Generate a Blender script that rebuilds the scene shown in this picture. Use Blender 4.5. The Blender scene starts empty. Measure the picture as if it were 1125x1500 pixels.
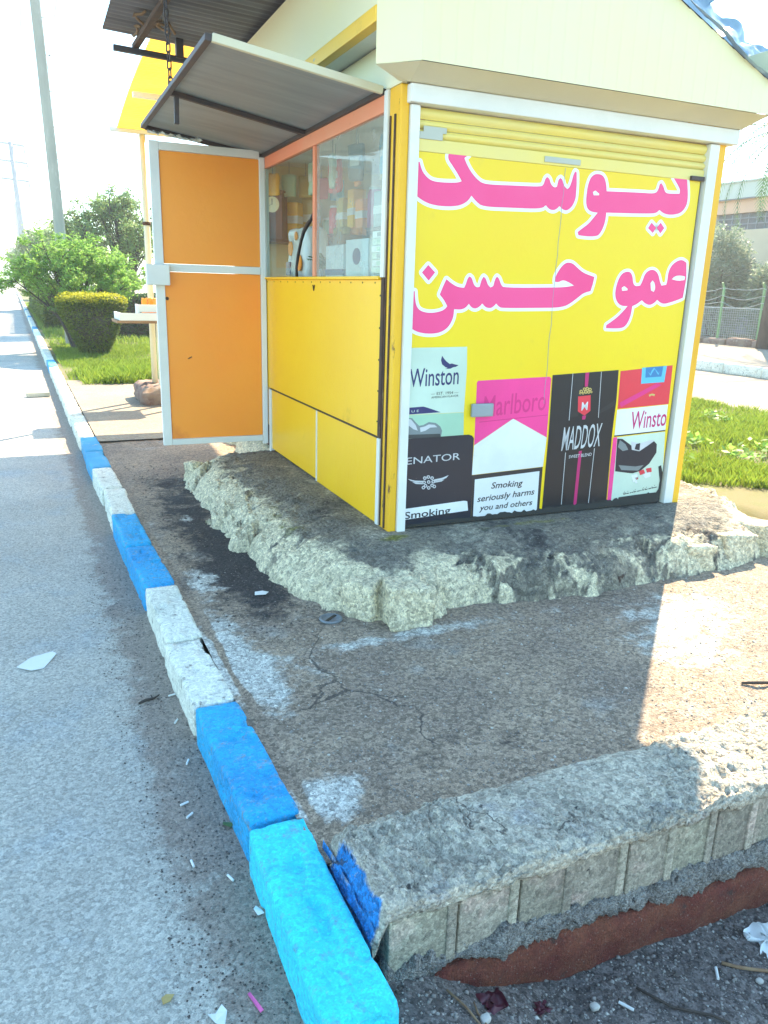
import bpy, bmesh, math, random
import numpy as np
from mathutils import Vector, Matrix, noise as mnoise, geometry as mgeo
PI = math.pi
R = math.radians
random.seed(7)
rng = np.random.default_rng(11)
scene = bpy.context.scene
COL = scene.collection

# ---------------------------------------------------------------- camera, sky, sun, exposure
cam_d = bpy.data.cameras.new('camera')
cam_d.sensor_width = 36.0
cam_d.lens = 36.0 * 1134.44 / 1500.0
cam_d.clip_start = 0.05
cam_d.clip_end = 6000
cam = bpy.data.objects.new('camera', cam_d)
COL.objects.link(cam)
_p, _y, _r = 0.279655941, 0.439923225, -0.0290992566
_f = Vector((math.sin(_y) * math.cos(_p), math.cos(_y) * math.cos(_p), -math.sin(_p)))
_rt = Vector((math.cos(_y), -math.sin(_y), 0))
_dn = _f.cross(_rt)
_r1 = _rt * math.cos(_r) + _dn * math.sin(_r)
_d1 = -_rt * math.sin(_r) + _dn * math.cos(_r)
m3 = Matrix((_r1, -_d1, -_f)).transposed()
cam.matrix_world = Matrix.Translation((0, 0, 1.58)) @ m3.to_4x4()
scene.camera = cam

SUN_AZ, SUN_EL = R(47), R(41)
world = bpy.data.worlds.new('World')
scene.world = world
world.use_nodes = True
wn = world.node_tree.nodes
wl = world.node_tree.links
bg = wn['Background']
sky = wn.new('ShaderNodeTexSky')
sky.sky_type = 'NISHITA'
sky.sun_disc = False
sky.sun_elevation = SUN_EL
sky.sun_rotation = SUN_AZ
sky.air_density = 1.0
sky.dust_density = 0.1
sky.ozone_density = 4.0
tint = wn.new('ShaderNodeMix'); tint.data_type = 'RGBA'; tint.blend_type = 'MULTIPLY'
tint.inputs[0].default_value = 1.0
tint.inputs[7].default_value = (0.97, 1.0, 0.83, 1)      # clear cyan air, the same over the whole sky
wl.new(sky.outputs[0], tint.inputs[6])
wl.new(tint.outputs[2], bg.inputs[0])
bg.inputs[1].default_value = 0.14

sun_d = bpy.data.lights.new('sun', 'SUN')
sun_d.energy = 3.5
sun_d.angle = R(0.5)
sun_d.color = (1.0, 0.80, 0.55)
sun = bpy.data.objects.new('sun', sun_d)
COL.objects.link(sun)
SUN = Vector((math.sin(SUN_AZ) * math.cos(SUN_EL), math.cos(SUN_AZ) * math.cos(SUN_EL), math.sin(SUN_EL)))
sun.rotation_euler = SUN.to_track_quat('Z', 'Y').to_euler()
sun.location = SUN * 30

vs = scene.view_settings
vs.view_transform = 'Standard'
vs.look = 'None'
vs.exposure = 2.52
vs.gamma = 1.0
vs.use_curve_mapping = False
scene.cycles.max_bounces = 8
scene.cycles.transparent_max_bounces = 24
scene.cycles.use_denoising = True

# ---------------------------------------------------------------- helpers
def sstep(a, b, x):
    t = np.clip((x - a) / (b - a), 0, 1)
    return t * t * (3 - 2 * t)

def vnoise(x, y, seed=0):
    xi = np.floor(x).astype(np.int64); yi = np.floor(y).astype(np.int64)
    fx = x - xi; fy = y - yi
    fx = fx * fx * (3 - 2 * fx); fy = fy * fy * (3 - 2 * fy)
    def h(a, b):
        n = (a * 374761393 + b * 668265263 + seed * 1442695041) & 0xffffffff
        n = ((n ^ (n >> 13)) * 1274126177) & 0xffffffff
        return ((n ^ (n >> 16)) & 0xffff) / 65535.0
    a = h(xi, yi); b = h(xi + 1, yi); c = h(xi, yi + 1); d = h(xi + 1, yi + 1)
    return (a * (1 - fx) + b * fx) * (1 - fy) + (c * (1 - fx) + d * fx) * fy * 1.0 + 0.0 * fx

def fbm(x, y, sc=1.0, oct=4, seed=0):
    v = 0; a = 0.5; t = 0
    for i in range(oct):
        v = v + a * vnoise(x * sc + 31.7 * i, y * sc - 17.3 * i, seed + i); t += a
        a *= 0.5; sc *= 2.03
    return v / t

def worley(x, y, sc, seed=0):
    x = x * sc; y = y * sc
    xi = np.floor(x).astype(np.int64); yi = np.floor(y).astype(np.int64)
    def h(a, b, k):
        n = (a * 374761393 + b * 668265263 + (seed * 7 + k) * 1442695041) & 0xffffffff
        n = ((n ^ (n >> 13)) * 1274126177) & 0xffffffff
        return ((n ^ (n >> 16)) & 0xffff) / 65535.0
    f1 = np.full(x.shape, 9.0); f2 = np.full(x.shape, 9.0); cid = np.zeros(x.shape); ox = np.zeros(x.shape); oy = np.zeros(x.shape)
    for i in (-1, 0, 1):
        for j in (-1, 0, 1):
            a, b = xi + i, yi + j
            dx = a + h(a, b, 1) - x; dy = b + h(a, b, 2) - y; d = np.hypot(dx, dy)
            n = d < f1
            f2 = np.where(n, f1, np.minimum(f2, d)); cid = np.where(n, h(a, b, 3), cid); ox = np.where(n, dx, ox); oy = np.where(n, dy, oy); f1 = np.where(n, d, f1)
    return f1, f2, cid, ox, oy

def tag(o, label=None, cat=None, group=None, kind=None):
    if label: o['label'] = label
    if cat: o['category'] = cat
    if group: o['group'] = group
    if kind: o['kind'] = kind
    return o

def empty(name, loc=(0, 0, 0), rz=0.0, parent=None):
    o = bpy.data.objects.new(name, None)
    o.empty_display_size = 0.1
    COL.objects.link(o)
    o.location = loc
    o.rotation_euler = (0, 0, rz)
    if parent: o.parent = parent
    return o

def link_mesh(name, me, mats, parent=None, smooth=False):
    o = bpy.data.objects.new(name, me)
    COL.objects.link(o)
    if not isinstance(mats, (list, tuple)): mats = [mats]
    for m in mats: me.materials.append(m)
    if smooth and len(me.polygons):
        me.polygons.foreach_set('use_smooth', np.ones(len(me.polygons), dtype=bool))
    if parent: o.parent = parent
    return o

class MB:
    def __init__(s): s.v = []; s.f = []; s.m = []
    def add(s, vs_, fs, mi=0):
        b = len(s.v); s.v += [tuple(v) for v in vs_]
        for f in fs: s.f.append([b + i for i in f]); s.m.append(mi)
    def box(s, x0, y0, z0, x1, y1, z1, mi=0, M=None):
        vs_ = [Vector((x, y, z)) for z in (z0, z1) for y in (y0, y1) for x in (x0, x1)]
        if M is not None: vs_ = [M @ v for v in vs_]
        s.add(vs_, [(0, 2, 3, 1), (4, 5, 7, 6), (0, 1, 5, 4), (2, 6, 7, 3), (0, 4, 6, 2), (1, 3, 7, 5)], mi)
    def bar(s, a, b, w, h=None, mi=0, up=(0, 0, 1)):
        a = Vector(a); b = Vector(b); d = (b - a); L = d.length; d = d.normalized(); h = h or w
        u = Vector(up)
        if abs(d.dot(u)) > .97: u = Vector((1, 0, 0))
        x = d.cross(u).normalized(); y = x.cross(d)
        vs_ = []
        for t in (0, L):
            for sx, sy in ((-1, -1), (1, -1), (1, 1), (-1, 1)):
                vs_.append(a + d * t + x * sx * w / 2 + y * sy * h / 2)
        s.add(vs_, [(3, 2, 1, 0), (4, 5, 6, 7), (0, 1, 5, 4), (1, 2, 6, 5), (2, 3, 7, 6), (3, 0, 4, 7)], mi)
    def tube(s, pts, r, n=8, mi=0, cap=True):
        pts = [Vector(p) for p in pts]
        rs = r if isinstance(r, (list, tuple)) else [r] * len(pts)
        vs_ = []; px_ = None
        for i, p in enumerate(pts):
            d = (pts[min(i + 1, len(pts) - 1)] - pts[max(i - 1, 0)])
            if d.length < 1e-9: d = Vector((0, 0, 1))
            d.normalize()
            if px_ is None:
                u = Vector((0, 0, 1)) if abs(d.z) < .9 else Vector((1, 0, 0))
                px_ = d.cross(u).normalized()
            px_ = (px_ - d * px_.dot(d)).normalized()
            py_ = d.cross(px_)
            for k in range(n):
                a = 2 * PI * k / n
                vs_.append(p + (px_ * math.cos(a) + py_ * math.sin(a)) * rs[i])
        fs = []
        for i in range(len(pts) - 1):
            for k in range(n):
                k2 = (k + 1) % n
                fs.append((i * n + k, i * n + k2, (i + 1) * n + k2, (i + 1) * n + k))
        if cap:
            fs.append(tuple(range(n - 1, -1, -1))); b = (len(pts) - 1) * n
            fs.append(tuple(range(b, b + n)))
        s.add(vs_, fs, mi)
    def lathe(s, prof, n=16, mi=0, c=(0, 0, 0)):
        vs_ = []
        for r, z in prof:
            for k in range(n):
                a = 2 * PI * k / n; vs_.append((c[0] + r * math.cos(a), c[1] + r * math.sin(a), c[2] + z))
        fs = []
        for i in range(len(prof) - 1):
            for k in range(n):
                k2 = (k + 1) % n; fs.append((i * n + k, i * n + k2, (i + 1) * n + k2, (i + 1) * n + k))
        fs.append(tuple(range(n - 1, -1, -1))); b = (len(prof) - 1) * n; fs.append(tuple(range(b, b + n)))
        s.add(vs_, fs, mi)
    def sheet(s, fn, nu, nv, mi=0):
        vs_ = [fn(i / nu, j / nv) for j in range(nv + 1) for i in range(nu + 1)]
        fs = [(j * (nu + 1) + i, j * (nu + 1) + i + 1, (j + 1) * (nu + 1) + i + 1, (j + 1) * (nu + 1) + i) for j in range(nv) for i in range(nu)]
        s.add(vs_, fs, mi)
    def build(s, name, mats, parent=None, smooth=False, bevel=0):
        me = bpy.data.meshes.new(name)
        me.from_pydata(s.v, [], s.f)
        me.polygons.foreach_set('material_index', s.m)
        if bevel:
            bm = bmesh.new(); bm.from_mesh(me)
            es = [e for e in bm.edges if len(e.link_faces) == 2 and e.calc_face_angle(0) > .6]
            bmesh.ops.bevel(bm, geom=es, offset=bevel, segments=2, affect='EDGES', profile=.6)
            bm.to_mesh(me); bm.free()
        me.update()
        return link_mesh(name, me, mats, parent, smooth)

def np_mesh(name, v, f, mats, parent=None, smooth=True, attrs=None, mi=None):
    """v (N,3), f (M,3|4) arrays"""
    v = np.asarray(v, dtype=np.float32); f = np.asarray(f, dtype=np.int32)
    k = f.shape[1]
    me = bpy.data.meshes.new(name)
    me.vertices.add(len(v)); me.vertices.foreach_set('co', v.ravel())
    me.loops.add(f.size); me.loops.foreach_set('vertex_index', f.ravel())
    me.polygons.add(len(f)); me.polygons.foreach_set('loop_start', np.arange(0, f.size, k, dtype=np.int32))
    me.update(calc_edges=True)
    if attrs:
        for an, av in attrs.items():
            a = me.attributes.new(an, 'FLOAT', 'POINT'); a.data.foreach_set('value', np.asarray(av, dtype=np.float32).ravel())
    o = link_mesh(name, me, mats, parent, smooth)
    if mi is not None: me.polygons.foreach_set('material_index', np.asarray(mi, dtype=np.int32))
    return o

def grid(name, xs, ys, zf, mats, attrs=None, parent=None):
    X, Y = np.meshgrid(xs, ys)
    Z = zf(X, Y)
    nx, ny = len(xs), len(ys)
    i = np.arange(nx * ny).reshape(ny, nx)
    f = np.stack([i[:-1, :-1], i[:-1, 1:], i[1:, 1:], i[1:, :-1]], -1).reshape(-1, 4)
    at = {k: fn(X, Y) for k, fn in (attrs or {}).items()}
    return np_mesh(name, np.stack([X, Y, Z], -1).reshape(-1, 3), f, mats, parent, True, at)

# ---------------------------------------------------------------- materials
def nodes_of(name):
    m = bpy.data.materials.new(name); m.use_nodes = True
    nt = m.node_tree; b = nt.nodes['Principled BSDF']
    return m, nt, b

def _mix(nt, fac, a, b, mode='MIX'):
    n = nt.nodes.new('ShaderNodeMix'); n.data_type = 'RGBA'; n.blend_type = mode
    for sock, val in ((0, fac), (6, a), (7, b)):
        if isinstance(val, bpy.types.NodeSocket): nt.links.new(val, n.inputs[sock])
        elif sock == 0: n.inputs[0].default_value = val
        else: n.inputs[sock].default_value = (*val, 1)
    return n.outputs[2]

def _noise(nt, co, scale, detail=5, rough=.6, dist=0):
    n = nt.nodes.new('ShaderNodeTexNoise'); n.inputs['Scale'].default_value = scale
    n.inputs['Detail'].default_value = detail; n.inputs['Roughness'].default_value = rough
    n.inputs['Distortion'].default_value = dist
    nt.links.new(co, n.inputs['Vector']); return n.outputs['Fac']

def _ramp(nt, fac, a, b):
    n = nt.nodes.new('ShaderNodeMapRange'); n.inputs[1].default_value = a; n.inputs[2].default_value = b
    n.interpolation_type = 'SMOOTHSTEP'
    nt.links.new(fac, n.inputs[0]); return n.outputs[0]

def _math(nt, op, a, b):
    n = nt.nodes.new('ShaderNodeMath'); n.operation = op
    for i, v in enumerate((a, b)):
        if isinstance(v, bpy.types.NodeSocket): nt.links.new(v, n.inputs[i])
        else: n.inputs[i].default_value = v
    return n.outputs[0]

def pm(name, col, col2=None, scale=4, rough=.6, bump=.15, bscale=60, spots=(), metallic=0, attrs=(), stretch=None, spec=.5, grain=0, gscale=300, trans=0, bdist=.006, cracks=0, vary=0):
    """noise mix of two colours + patches ((colour, scale, lo, hi), ...) + masks from attributes ((attr, colour, noise scale), ...)"""
    m, nt, b = nodes_of(name)
    tc = nt.nodes.new('ShaderNodeTexCoord'); co = tc.outputs['Object']
    oi = nt.nodes.new('ShaderNodeObjectInfo')
    cs = co
    if stretch:
        mp = nt.nodes.new('ShaderNodeMapping'); mp.inputs['Scale'].default_value = stretch
        nt.links.new(co, mp.inputs[0]); cs = mp.outputs[0]
    add = nt.nodes.new('ShaderNodeVectorMath'); add.operation = 'MULTIPLY_ADD'
    nt.links.new(oi.outputs['Random'], add.inputs[0]); add.inputs[1].default_value = (37, 53, 71); nt.links.new(cs, add.inputs[2])
    cs = add.outputs[0]
    if col2 is None: col2 = tuple(c * .82 for c in col)
    c = _mix(nt, _ramp(nt, _noise(nt, cs, scale), .32, .68), col, col2)
    for (sc, ss, lo, hi) in spots:
        c = _mix(nt, _ramp(nt, _noise(nt, cs, ss, 7, .68), lo, hi), c, sc)
    for (an, ac, ans) in attrs:
        a = nt.nodes.new('ShaderNodeAttribute'); a.attribute_name = an
        s = _math(nt, 'ADD', a.outputs['Fac'], _math(nt, 'MULTIPLY', _math(nt, 'SUBTRACT', _noise(nt, cs, ans, 8, .7), .5), 1.5))
        c = _mix(nt, _ramp(nt, s, .32, .68), c, ac)
    agg = None
    if grain:
        agg = []
        for sc_, am in ((gscale * .55, grain), (gscale * 1.6, grain * .8)):
            vo = nt.nodes.new('ShaderNodeTexVoronoi'); vo.inputs['Scale'].default_value = sc_; nt.links.new(co, vo.inputs['Vector'])
            sp_ = nt.nodes.new('ShaderNodeSeparateColor'); nt.links.new(vo.outputs['Color'], sp_.inputs[0])
            mr = nt.nodes.new('ShaderNodeMapRange'); mr.inputs[3].default_value = 1 - am * .75; mr.inputs[4].default_value = 1 + am * .75
            nt.links.new(sp_.outputs[0], mr.inputs[0])
            cc = nt.nodes.new('ShaderNodeCombineColor')
            for q in range(3): nt.links.new(mr.outputs[0], cc.inputs[q])
            c = _mix(nt, 1.0, c, cc.outputs[0], 'MULTIPLY'); agg.append(vo.outputs['Distance'])
        g = _noise(nt, co, gscale * .5, 3, .7)
        c = _mix(nt, _math(nt, 'MULTIPLY', _ramp(nt, g, .62, .70), grain), c, (.62, .6, .54))
        c = _mix(nt, _math(nt, 'MULTIPLY', _ramp(nt, g, .38, .30), grain), c, (.02, .02, .022))
    if cracks:
        wv = nt.nodes.new('ShaderNodeTexNoise'); wv.inputs['Scale'].default_value = cracks * 2.5; wv.inputs['Detail'].default_value = 6; nt.links.new(co, wv.inputs['Vector'])
        va = nt.nodes.new('ShaderNodeVectorMath'); va.operation = 'MULTIPLY_ADD'; nt.links.new(wv.outputs['Color'], va.inputs[0]); va.inputs[1].default_value = (.5 / cracks,) * 3; nt.links.new(co, va.inputs[2])
        vo = nt.nodes.new('ShaderNodeTexVoronoi'); vo.feature = 'DISTANCE_TO_EDGE'; vo.inputs['Scale'].default_value = cracks; nt.links.new(va.outputs[0], vo.inputs['Vector'])
        cm = _math(nt, 'MULTIPLY', _ramp(nt, vo.outputs['Distance'], .012, .004), _ramp(nt, _noise(nt, co, cracks * .9, 2), .57, .63))
        c = _mix(nt, _math(nt, 'MULTIPLY', cm, .75), c, (.03, .027, .025))
    if vary:
        hv = nt.nodes.new('ShaderNodeHueSaturation'); nt.links.new(c, hv.inputs['Color'])
        mr = nt.nodes.new('ShaderNodeMapRange'); mr.inputs[3].default_value = 1 - vary; mr.inputs[4].default_value = 1 + vary; nt.links.new(oi.outputs['Random'], mr.inputs[0]); nt.links.new(mr.outputs[0], hv.inputs['Value'])
        m2 = nt.nodes.new('ShaderNodeMapRange'); m2.inputs[3].default_value = .475; m2.inputs[4].default_value = .515; nt.links.new(_math(nt, 'FRACT', _math(nt, 'MULTIPLY', oi.outputs['Random'], 7.3), 0), m2.inputs[0]); nt.links.new(m2.outputs[0], hv.inputs['Hue'])
        c = hv.outputs[0]
    nt.links.new(c, b.inputs['Base Color'])
    b.inputs['Roughness'].default_value = rough
    b.inputs['Metallic'].default_value = metallic
    b.inputs['Specular IOR Level'].default_value = spec
    if bump:
        bn = nt.nodes.new('ShaderNodeBump'); bn.inputs['Strength'].default_value = min(1, bump * 2); bn.inputs['Distance'].default_value = bdist
        h = _math(nt, 'ADD', _noise(nt, cs, bscale, 6, .65), _math(nt, 'MULTIPLY', _noise(nt, cs, bscale * 5, 3, .6), .5))
        if agg: h = _math(nt, 'SUBTRACT', h, _math(nt, 'MULTIPLY', agg[0], .7))
        nt.links.new(h, bn.inputs['Height']); nt.links.new(bn.outputs[0], b.inputs['Normal'])
    if trans:
        t = nt.nodes.new('ShaderNodeBsdfTranslucent'); nt.links.new(c, t.inputs[0])
        mx = nt.nodes.new('ShaderNodeMixShader'); mx.inputs[0].default_value = trans
        nt.links.new(b.outputs[0], mx.inputs[1]); nt.links.new(t.outputs[0], mx.inputs[2])
        nt.links.new(mx.outputs[0], nt.nodes['Material Output'].inputs[0])
    return m

RUST = (.10, .035, .015)
M = {}
M['road'] = pm('asphalt', (.50, .475, .41), (.42, .40, .35), 1.3, .85, .5, 110, spots=(((.40, .42, .41), 2.2, .50, .70), ((.19, .19, .20), .9, .58, .78)), attrs=(('dirt', (.30, .25, .205), 7),), grain=.34, gscale=190)
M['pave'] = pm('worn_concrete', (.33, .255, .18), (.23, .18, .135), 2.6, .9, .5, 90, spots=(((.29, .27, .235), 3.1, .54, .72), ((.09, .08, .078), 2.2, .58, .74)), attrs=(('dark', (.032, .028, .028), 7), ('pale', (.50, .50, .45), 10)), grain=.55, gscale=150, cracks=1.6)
M['sandy'] = pm('sandy_concrete', (.30, .25, .18), (.24, .20, .15), 2.0, .9, .3, 60, grain=.3, gscale=150)
M['dirt'] = pm('dirt', (.15, .13, .118), (.10, .09, .085), 3, .95, .6, 60, spots=(((.14, .125, .11), 6, .55, .7),), grain=.65, gscale=120)
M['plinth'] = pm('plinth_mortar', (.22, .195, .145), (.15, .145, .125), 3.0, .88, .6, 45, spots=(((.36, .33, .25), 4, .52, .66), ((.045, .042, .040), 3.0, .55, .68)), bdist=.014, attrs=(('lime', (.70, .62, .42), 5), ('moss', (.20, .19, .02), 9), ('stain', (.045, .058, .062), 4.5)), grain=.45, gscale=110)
M['lime'] = pm('lime_block', (.55, .53, .43), (.42, .40, .30), 6, .85, .4, 50, spots=(((.20, .18, .14), 9, .6, .75),))
M['blue_kerb'] = pm('blue_kerb_paint', (.012, .44, .80), (.008, .33, .70), 3, .8, .6, 110, spots=(((.01, .36, .74), 4, .56, .75), ((.10, .17, .25), 13, .66, .74)), attrs=(('edge', (.30, .31, .29), 26),), grain=.22, gscale=160)
M['cyan_kerb'] = pm('bright_blue_kerb_paint', (.045, .80, .96), (.03, .72, .95), 3, .75, .5, 110, spots=(((.10, .30, .42), 18, .66, .76), ((.03, .30, .62), 5, .56, .72)), attrs=(('edge', (.16, .38, .48), 24),), grain=.18, gscale=160)
M['faded_kerb'] = pm('faded_blue_kerb_paint', (.07, .42, .68), (.05, .32, .58), 3, .8, .5, 60, spots=(((.34, .42, .44), 9, .56, .70),))
M['white_kerb'] = pm('white_kerb_paint', (.86, .86, .74), (.72, .73, .62), 4, .8, .6, 80, spots=(((.22, .20, .16), 9, .62, .74), ((.05, .045, .04), 22, .63, .70)), attrs=(('edge', (.22, .20, .17), 22),), grain=.22, gscale=160)
M['mortar'] = pm('mortar_cap', (.52, .475, .375), (.40, .365, .29), 5, .9, .9, 38, spots=(((.38, .365, .33), 4, .55, .7), ((.07, .067, .06), 26, .60, .69)), bdist=.014, cracks=3.2, attrs=(('paint', (.008, .22, .58), 14),), grain=.45, gscale=140)
M['brick'] = pm('grey_brick', (.36, .34, .26), (.28, .26, .20), 7, .85, .4, 70, spots=(((.05, .045, .04), 30, .64, .72), ((.44, .36, .29), 6, .52, .68)), grain=.4, gscale=160, vary=.22)
M['lump'] = pm('rough_mortar', (.38, .37, .34), (.27, .26, .245), 9, .95, .9, 45, spots=(((.05, .047, .043), 20, .6, .7),), grain=.6, bdist=.02)
M['redfoot'] = pm('red_painted_footing', (.13, .026, .018), (.18, .055, .028), 9, .9, .5, 70, spots=(((.05, .03, .025), 14, .56, .7),), grain=.35)
M['yellow'] = pm('yellow_paint', (.93, .55, .007), (.90, .51, .006), 1.2, .38, .12, 4, spots=(((.62, .36, .01), 2.2, .64, .80), ((.55, .40, .12), 30, .70, .76)), bdist=.012)
M['yellow_rust'] = pm('rusty_yellow_paint', (.88, .50, .012), (.76, .40, .010), 3, .5, .15, 30, spots=((RUST, 9, .62, .67), ((.03, .02, .015), 16, .66, .70)), stretch=(1, 1, .22))
M['orange'] = pm('orange_paint', (.98, .31, .03), (.97, .35, .035), 1.0, .45, .10, 4, spots=(((.80, .24, .03), 1.6, .58, .75), ((.55, .28, .10), 34, .71, .76)), bdist=.012)
M['coral'] = pm('coral_paint', (.80, .25, .13), (.76, .32, .18), 1.2, .5, .05, 20, spots=((RUST, 10, .66, .74),))
M['white'] = pm('white_paint', (.76, .78, .74), (.68, .71, .67), 2.5, .45, .06, 30, spots=(((.30, .20, .12), 14, .70, .76),))
M['cream'] = pm('cream_paint', (.80, .74, .42), (.77, .72, .46), 1.0, .45, .05, 14, spots=(((.55, .45, .25), 3, .66, .8),))
M['slat'] = pm('slat_paint', (.80, .66, .16), (.74, .64, .22), 1.4, .5, .05, 14, spots=(((.50, .46, .25), 4, .6, .75),))
M['cream_dk'] = pm('soffit_shade_cream', (.66, .64, .45), (.60, .58, .42), 1.4, .5, .05, 14)  # cream greyed so the soffit's shade sits in the colour; poles share it
M['rust'] = pm('rusty_steel', (.09, .045, .025), (.05, .03, .022), 12, .85, .3, 60, spots=(((.16, .12, .06), 8, .58, .7),))
M['dksteel'] = pm('dark_steel', (.05, .052, .06), (.08, .06, .055), 6, .6, .15, 50, spots=(((.10, .05, .03), 9, .62, .74),), metallic=.3)
M['galv'] = pm('weathered_sheet', (.30, .36, .385), (.22, .265, .29), 2.0, .5, .12, 40, spots=(((.24, .20, .18), 5, .64, .82), ((.38, .41, .40), 6, .6, .74)), metallic=.25, stretch=(.35, 3, 1))
M['corr'] = pm('corrugated_sheet', (.17, .18, .20), (.11, .11, .125), 2.5, .55, .1, 40, spots=(((.14, .10, .075), 6, .58, .75),), metallic=.3, stretch=(.4, 3, 1))
M['yellow_sheet'] = pm('yellow_translucent_sheet', (.80, .50, .06), (.75, .43, .05), 2, .4, .05, 20, trans=.6)
M['tarp'] = pm('blue_tarp', (.20, .32, .40), (.14, .25, .33), 3, .4, .1, 20, trans=.10)
M['wood'] = pm('timber', (.30, .20, .11), (.22, .13, .07), 6, .8, .2, 50, stretch=(1, 8, 8))
M['dkwood'] = pm('dark_wood', (.16, .035, .02), (.10, .02, .012), 6, .45, .1, 50, stretch=(4, 4, 1))
M['box_white'] = pm('painted_box', (.66, .72, .70), (.60, .66, .65), 3, .6, .05, 30)
M['concrete'] = pm('pole_concrete', (.34, .35, .30), (.27, .28, .24), 3, .85, .2, 30, spots=(((.42, .42, .38), 5, .55, .7),), stretch=(1, 1, .3))
M['steel_far'] = pm('far_steel', (.30, .32, .34), (.24, .26, .28), 3, .6, 0)
M['stone'] = pm('rough_stone', (.26, .20, .15), (.18, .10, .08), 4, .9, .7, 25, spots=(((.34, .31, .26), 6, .55, .7),))
M['redstone'] = pm('reddish_stone', (.26, .12, .08), (.16, .08, .06), 5, .9, .6, 30)
M['grass_soil'] = pm('grass_soil', (.09, .12, .025), (.14, .12, .05), 1.6, .95, .3, 40)
M['soil'] = pm('bare_soil', (.20, .155, .105), (.15, .115, .08), .6, .95, .3, 20, grain=.3)
M['bark'] = pm('bark', (.075, .06, .048), (.045, .036, .03), 8, .9, .5, 40, stretch=(1, 1, .3))
M['iron'] = pm('grey_cap_metal', (.22, .25, .27), (.14, .16, .18), 20, .5, .2, 90, metallic=.4)
M['black'] = pm('black_rubber', (.012, .012, .013), (.02, .02, .02), 8, .5, .05, 40)
M['tape'] = pm('scrap_paper', (.72, .75, .73), (.66, .69, .66), 5, .7, .05, 40)
M['leafdry'] = pm('dry_leaf', (.42, .33, .12), (.32, .22, .07), 20, .7, .1, 60)
M['straw_pink'] = pm('pink_plastic', (.78, .12, .35), None, 5, .4, 0)
M['wine'] = pm('dark_red_plastic', (.10, .012, .028), (.07, .01, .02), 12, .45, .1, 60)
M['facade'] = pm('facade_render', (.66, .52, .34), (.60, .47, .32), .5, .85, .05, 20)
M['facade_p'] = pm('facade_peach', (.70, .42, .27), (.66, .40, .27), .5, .85, .05, 20)
M['facade_g'] = pm('facade_band', (.48, .52, .45), (.44, .48, .42), .5, .85, .05, 20)
M['facade_d'] = pm('facade_base_shade', (.24, .26, .27), (.20, .22, .24), .5, .85, .05, 20)  # dark grey-blue puts the lower wall's shade into its colour
M['louvre'] = pm('louvre_grey', (.14, .16, .18), (.11, .125, .145), 2, .6, .02, 20)
M['fence_green'] = pm('fence_paint', (.20, .36, .16), (.16, .30, .13), 5, .6, .1, 30)
M['wire'] = pm('wire_grey', (.38, .42, .42), None, 5, .5, 0)
M['carpaint'] = pm('white_car_paint', (.78, .79, .80), (.76, .77, .78), 1, .25, 0)
M['carglass'] = pm('dark_car_glass', (.03, .035, .04), None, 1, .1, 0)
M['tyre'] = pm('tyre_rubber', (.02, .02, .02), None, 5, .8, .1)

# print inks
INK = dict(mint=(.56, .72, .60), green=(.36, .62, .45), navy=(.02, .03, .14), grey=(.19, .24, .25), silver=(.55, .60, .62), dark=(.04, .055, .06), midnight=(.012, .018, .032), paper=(.74, .80, .80), pink=(.90, .055, .30), pinkd=(.70, .03, .22), char=(.02, .025, .03), black=(.012, .015, .02), plum=(.50, .02, .16), gold=(.55, .45, .14), red=(.72, .045, .07), cyan=(.10, .50, .72), blue=(.03, .20, .45), grime=(.03, .032, .03))
for k, c in INK.items():
    sp = ((tuple(x * .55 for x in c), 6, .64, .8),) if k in ('midnight', 'black', 'mint', 'paper', 'pink', 'red') else ()
    M['ink_' + k] = pm('ink_' + k, c, tuple(x * .88 for x in c), 2.5, .32 if k != 'grime' else .8, .02, 12, spots=sp + (((.30, .30, .28), 36, .72, .77),) if k in ('mint', 'paper', 'pink', 'midnight', 'black', 'red') else sp)
M['sign'] = pm('sign_yellow_vinyl', (.82, .62, .006), (.84, .58, .005), .9, .34, .10, 5, spots=(((.72, .52, .03), 3, .60, .78), ((.55, .42, .10), 40, .72, .77)), bdist=.008)
M['letter'] = pm('letter_pink_vinyl', (.85, .065, .26), (.83, .05, .23), 2, .35, .02, 10)
M['letter_edge'] = pm('letter_white_vinyl', (.82, .86, .80), (.78, .83, .77), 2, .4, .02, 10)

def leafmat(name, c1, c2, trans=.45, rough=.5):
    m, nt, b = nodes_of(name)
    g = nt.nodes.new('ShaderNodeNewGeometry')
    tc = nt.nodes.new('ShaderNodeTexCoord')
    f = _math(nt, 'ADD', _math(nt, 'MULTIPLY', g.outputs['Random Per Island'], .65), _math(nt, 'MULTIPLY', _noise(nt, tc.outputs['Object'], 1.3, 2), .35))
    c = _mix(nt, f, c1, c2)
    nt.links.new(c, b.inputs['Base Color']); b.inputs['Roughness'].default_value = rough
    b.inputs['Specular IOR Level'].default_value = .3
    t = nt.nodes.new('ShaderNodeBsdfTranslucent'); nt.links.new(c, t.inputs[0])
    mx = nt.nodes.new('ShaderNodeMixShader'); mx.inputs[0].default_value = trans
    nt.links.new(b.outputs[0], mx.inputs[1]); nt.links.new(t.outputs[0], mx.inputs[2])
    nt.links.new(mx.outputs[0], nt.nodes['Material Output'].inputs[0])
    return m
M['grass'] = leafmat('grass_blades', (.13, .24, .022), (.27, .34, .045), .45)
M['acacia'] = leafmat('acacia_leaves', (.15, .34, .06), (.28, .44, .09), .6)
M['acacia2'] = leafmat('far_tree_leaves', (.15, .26, .08), (.26, .36, .14), .55)
M['privet'] = leafmat('privet_leaves', (.045, .10, .02), (.22, .26, .02), .3)
M['sunlit_leaves'] = leafmat('yellow_sunlit_leaves', (.34, .36, .02), (.50, .46, .03), .5)  # yellowed so the bush top's sunlight is in the leaf colour
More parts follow.
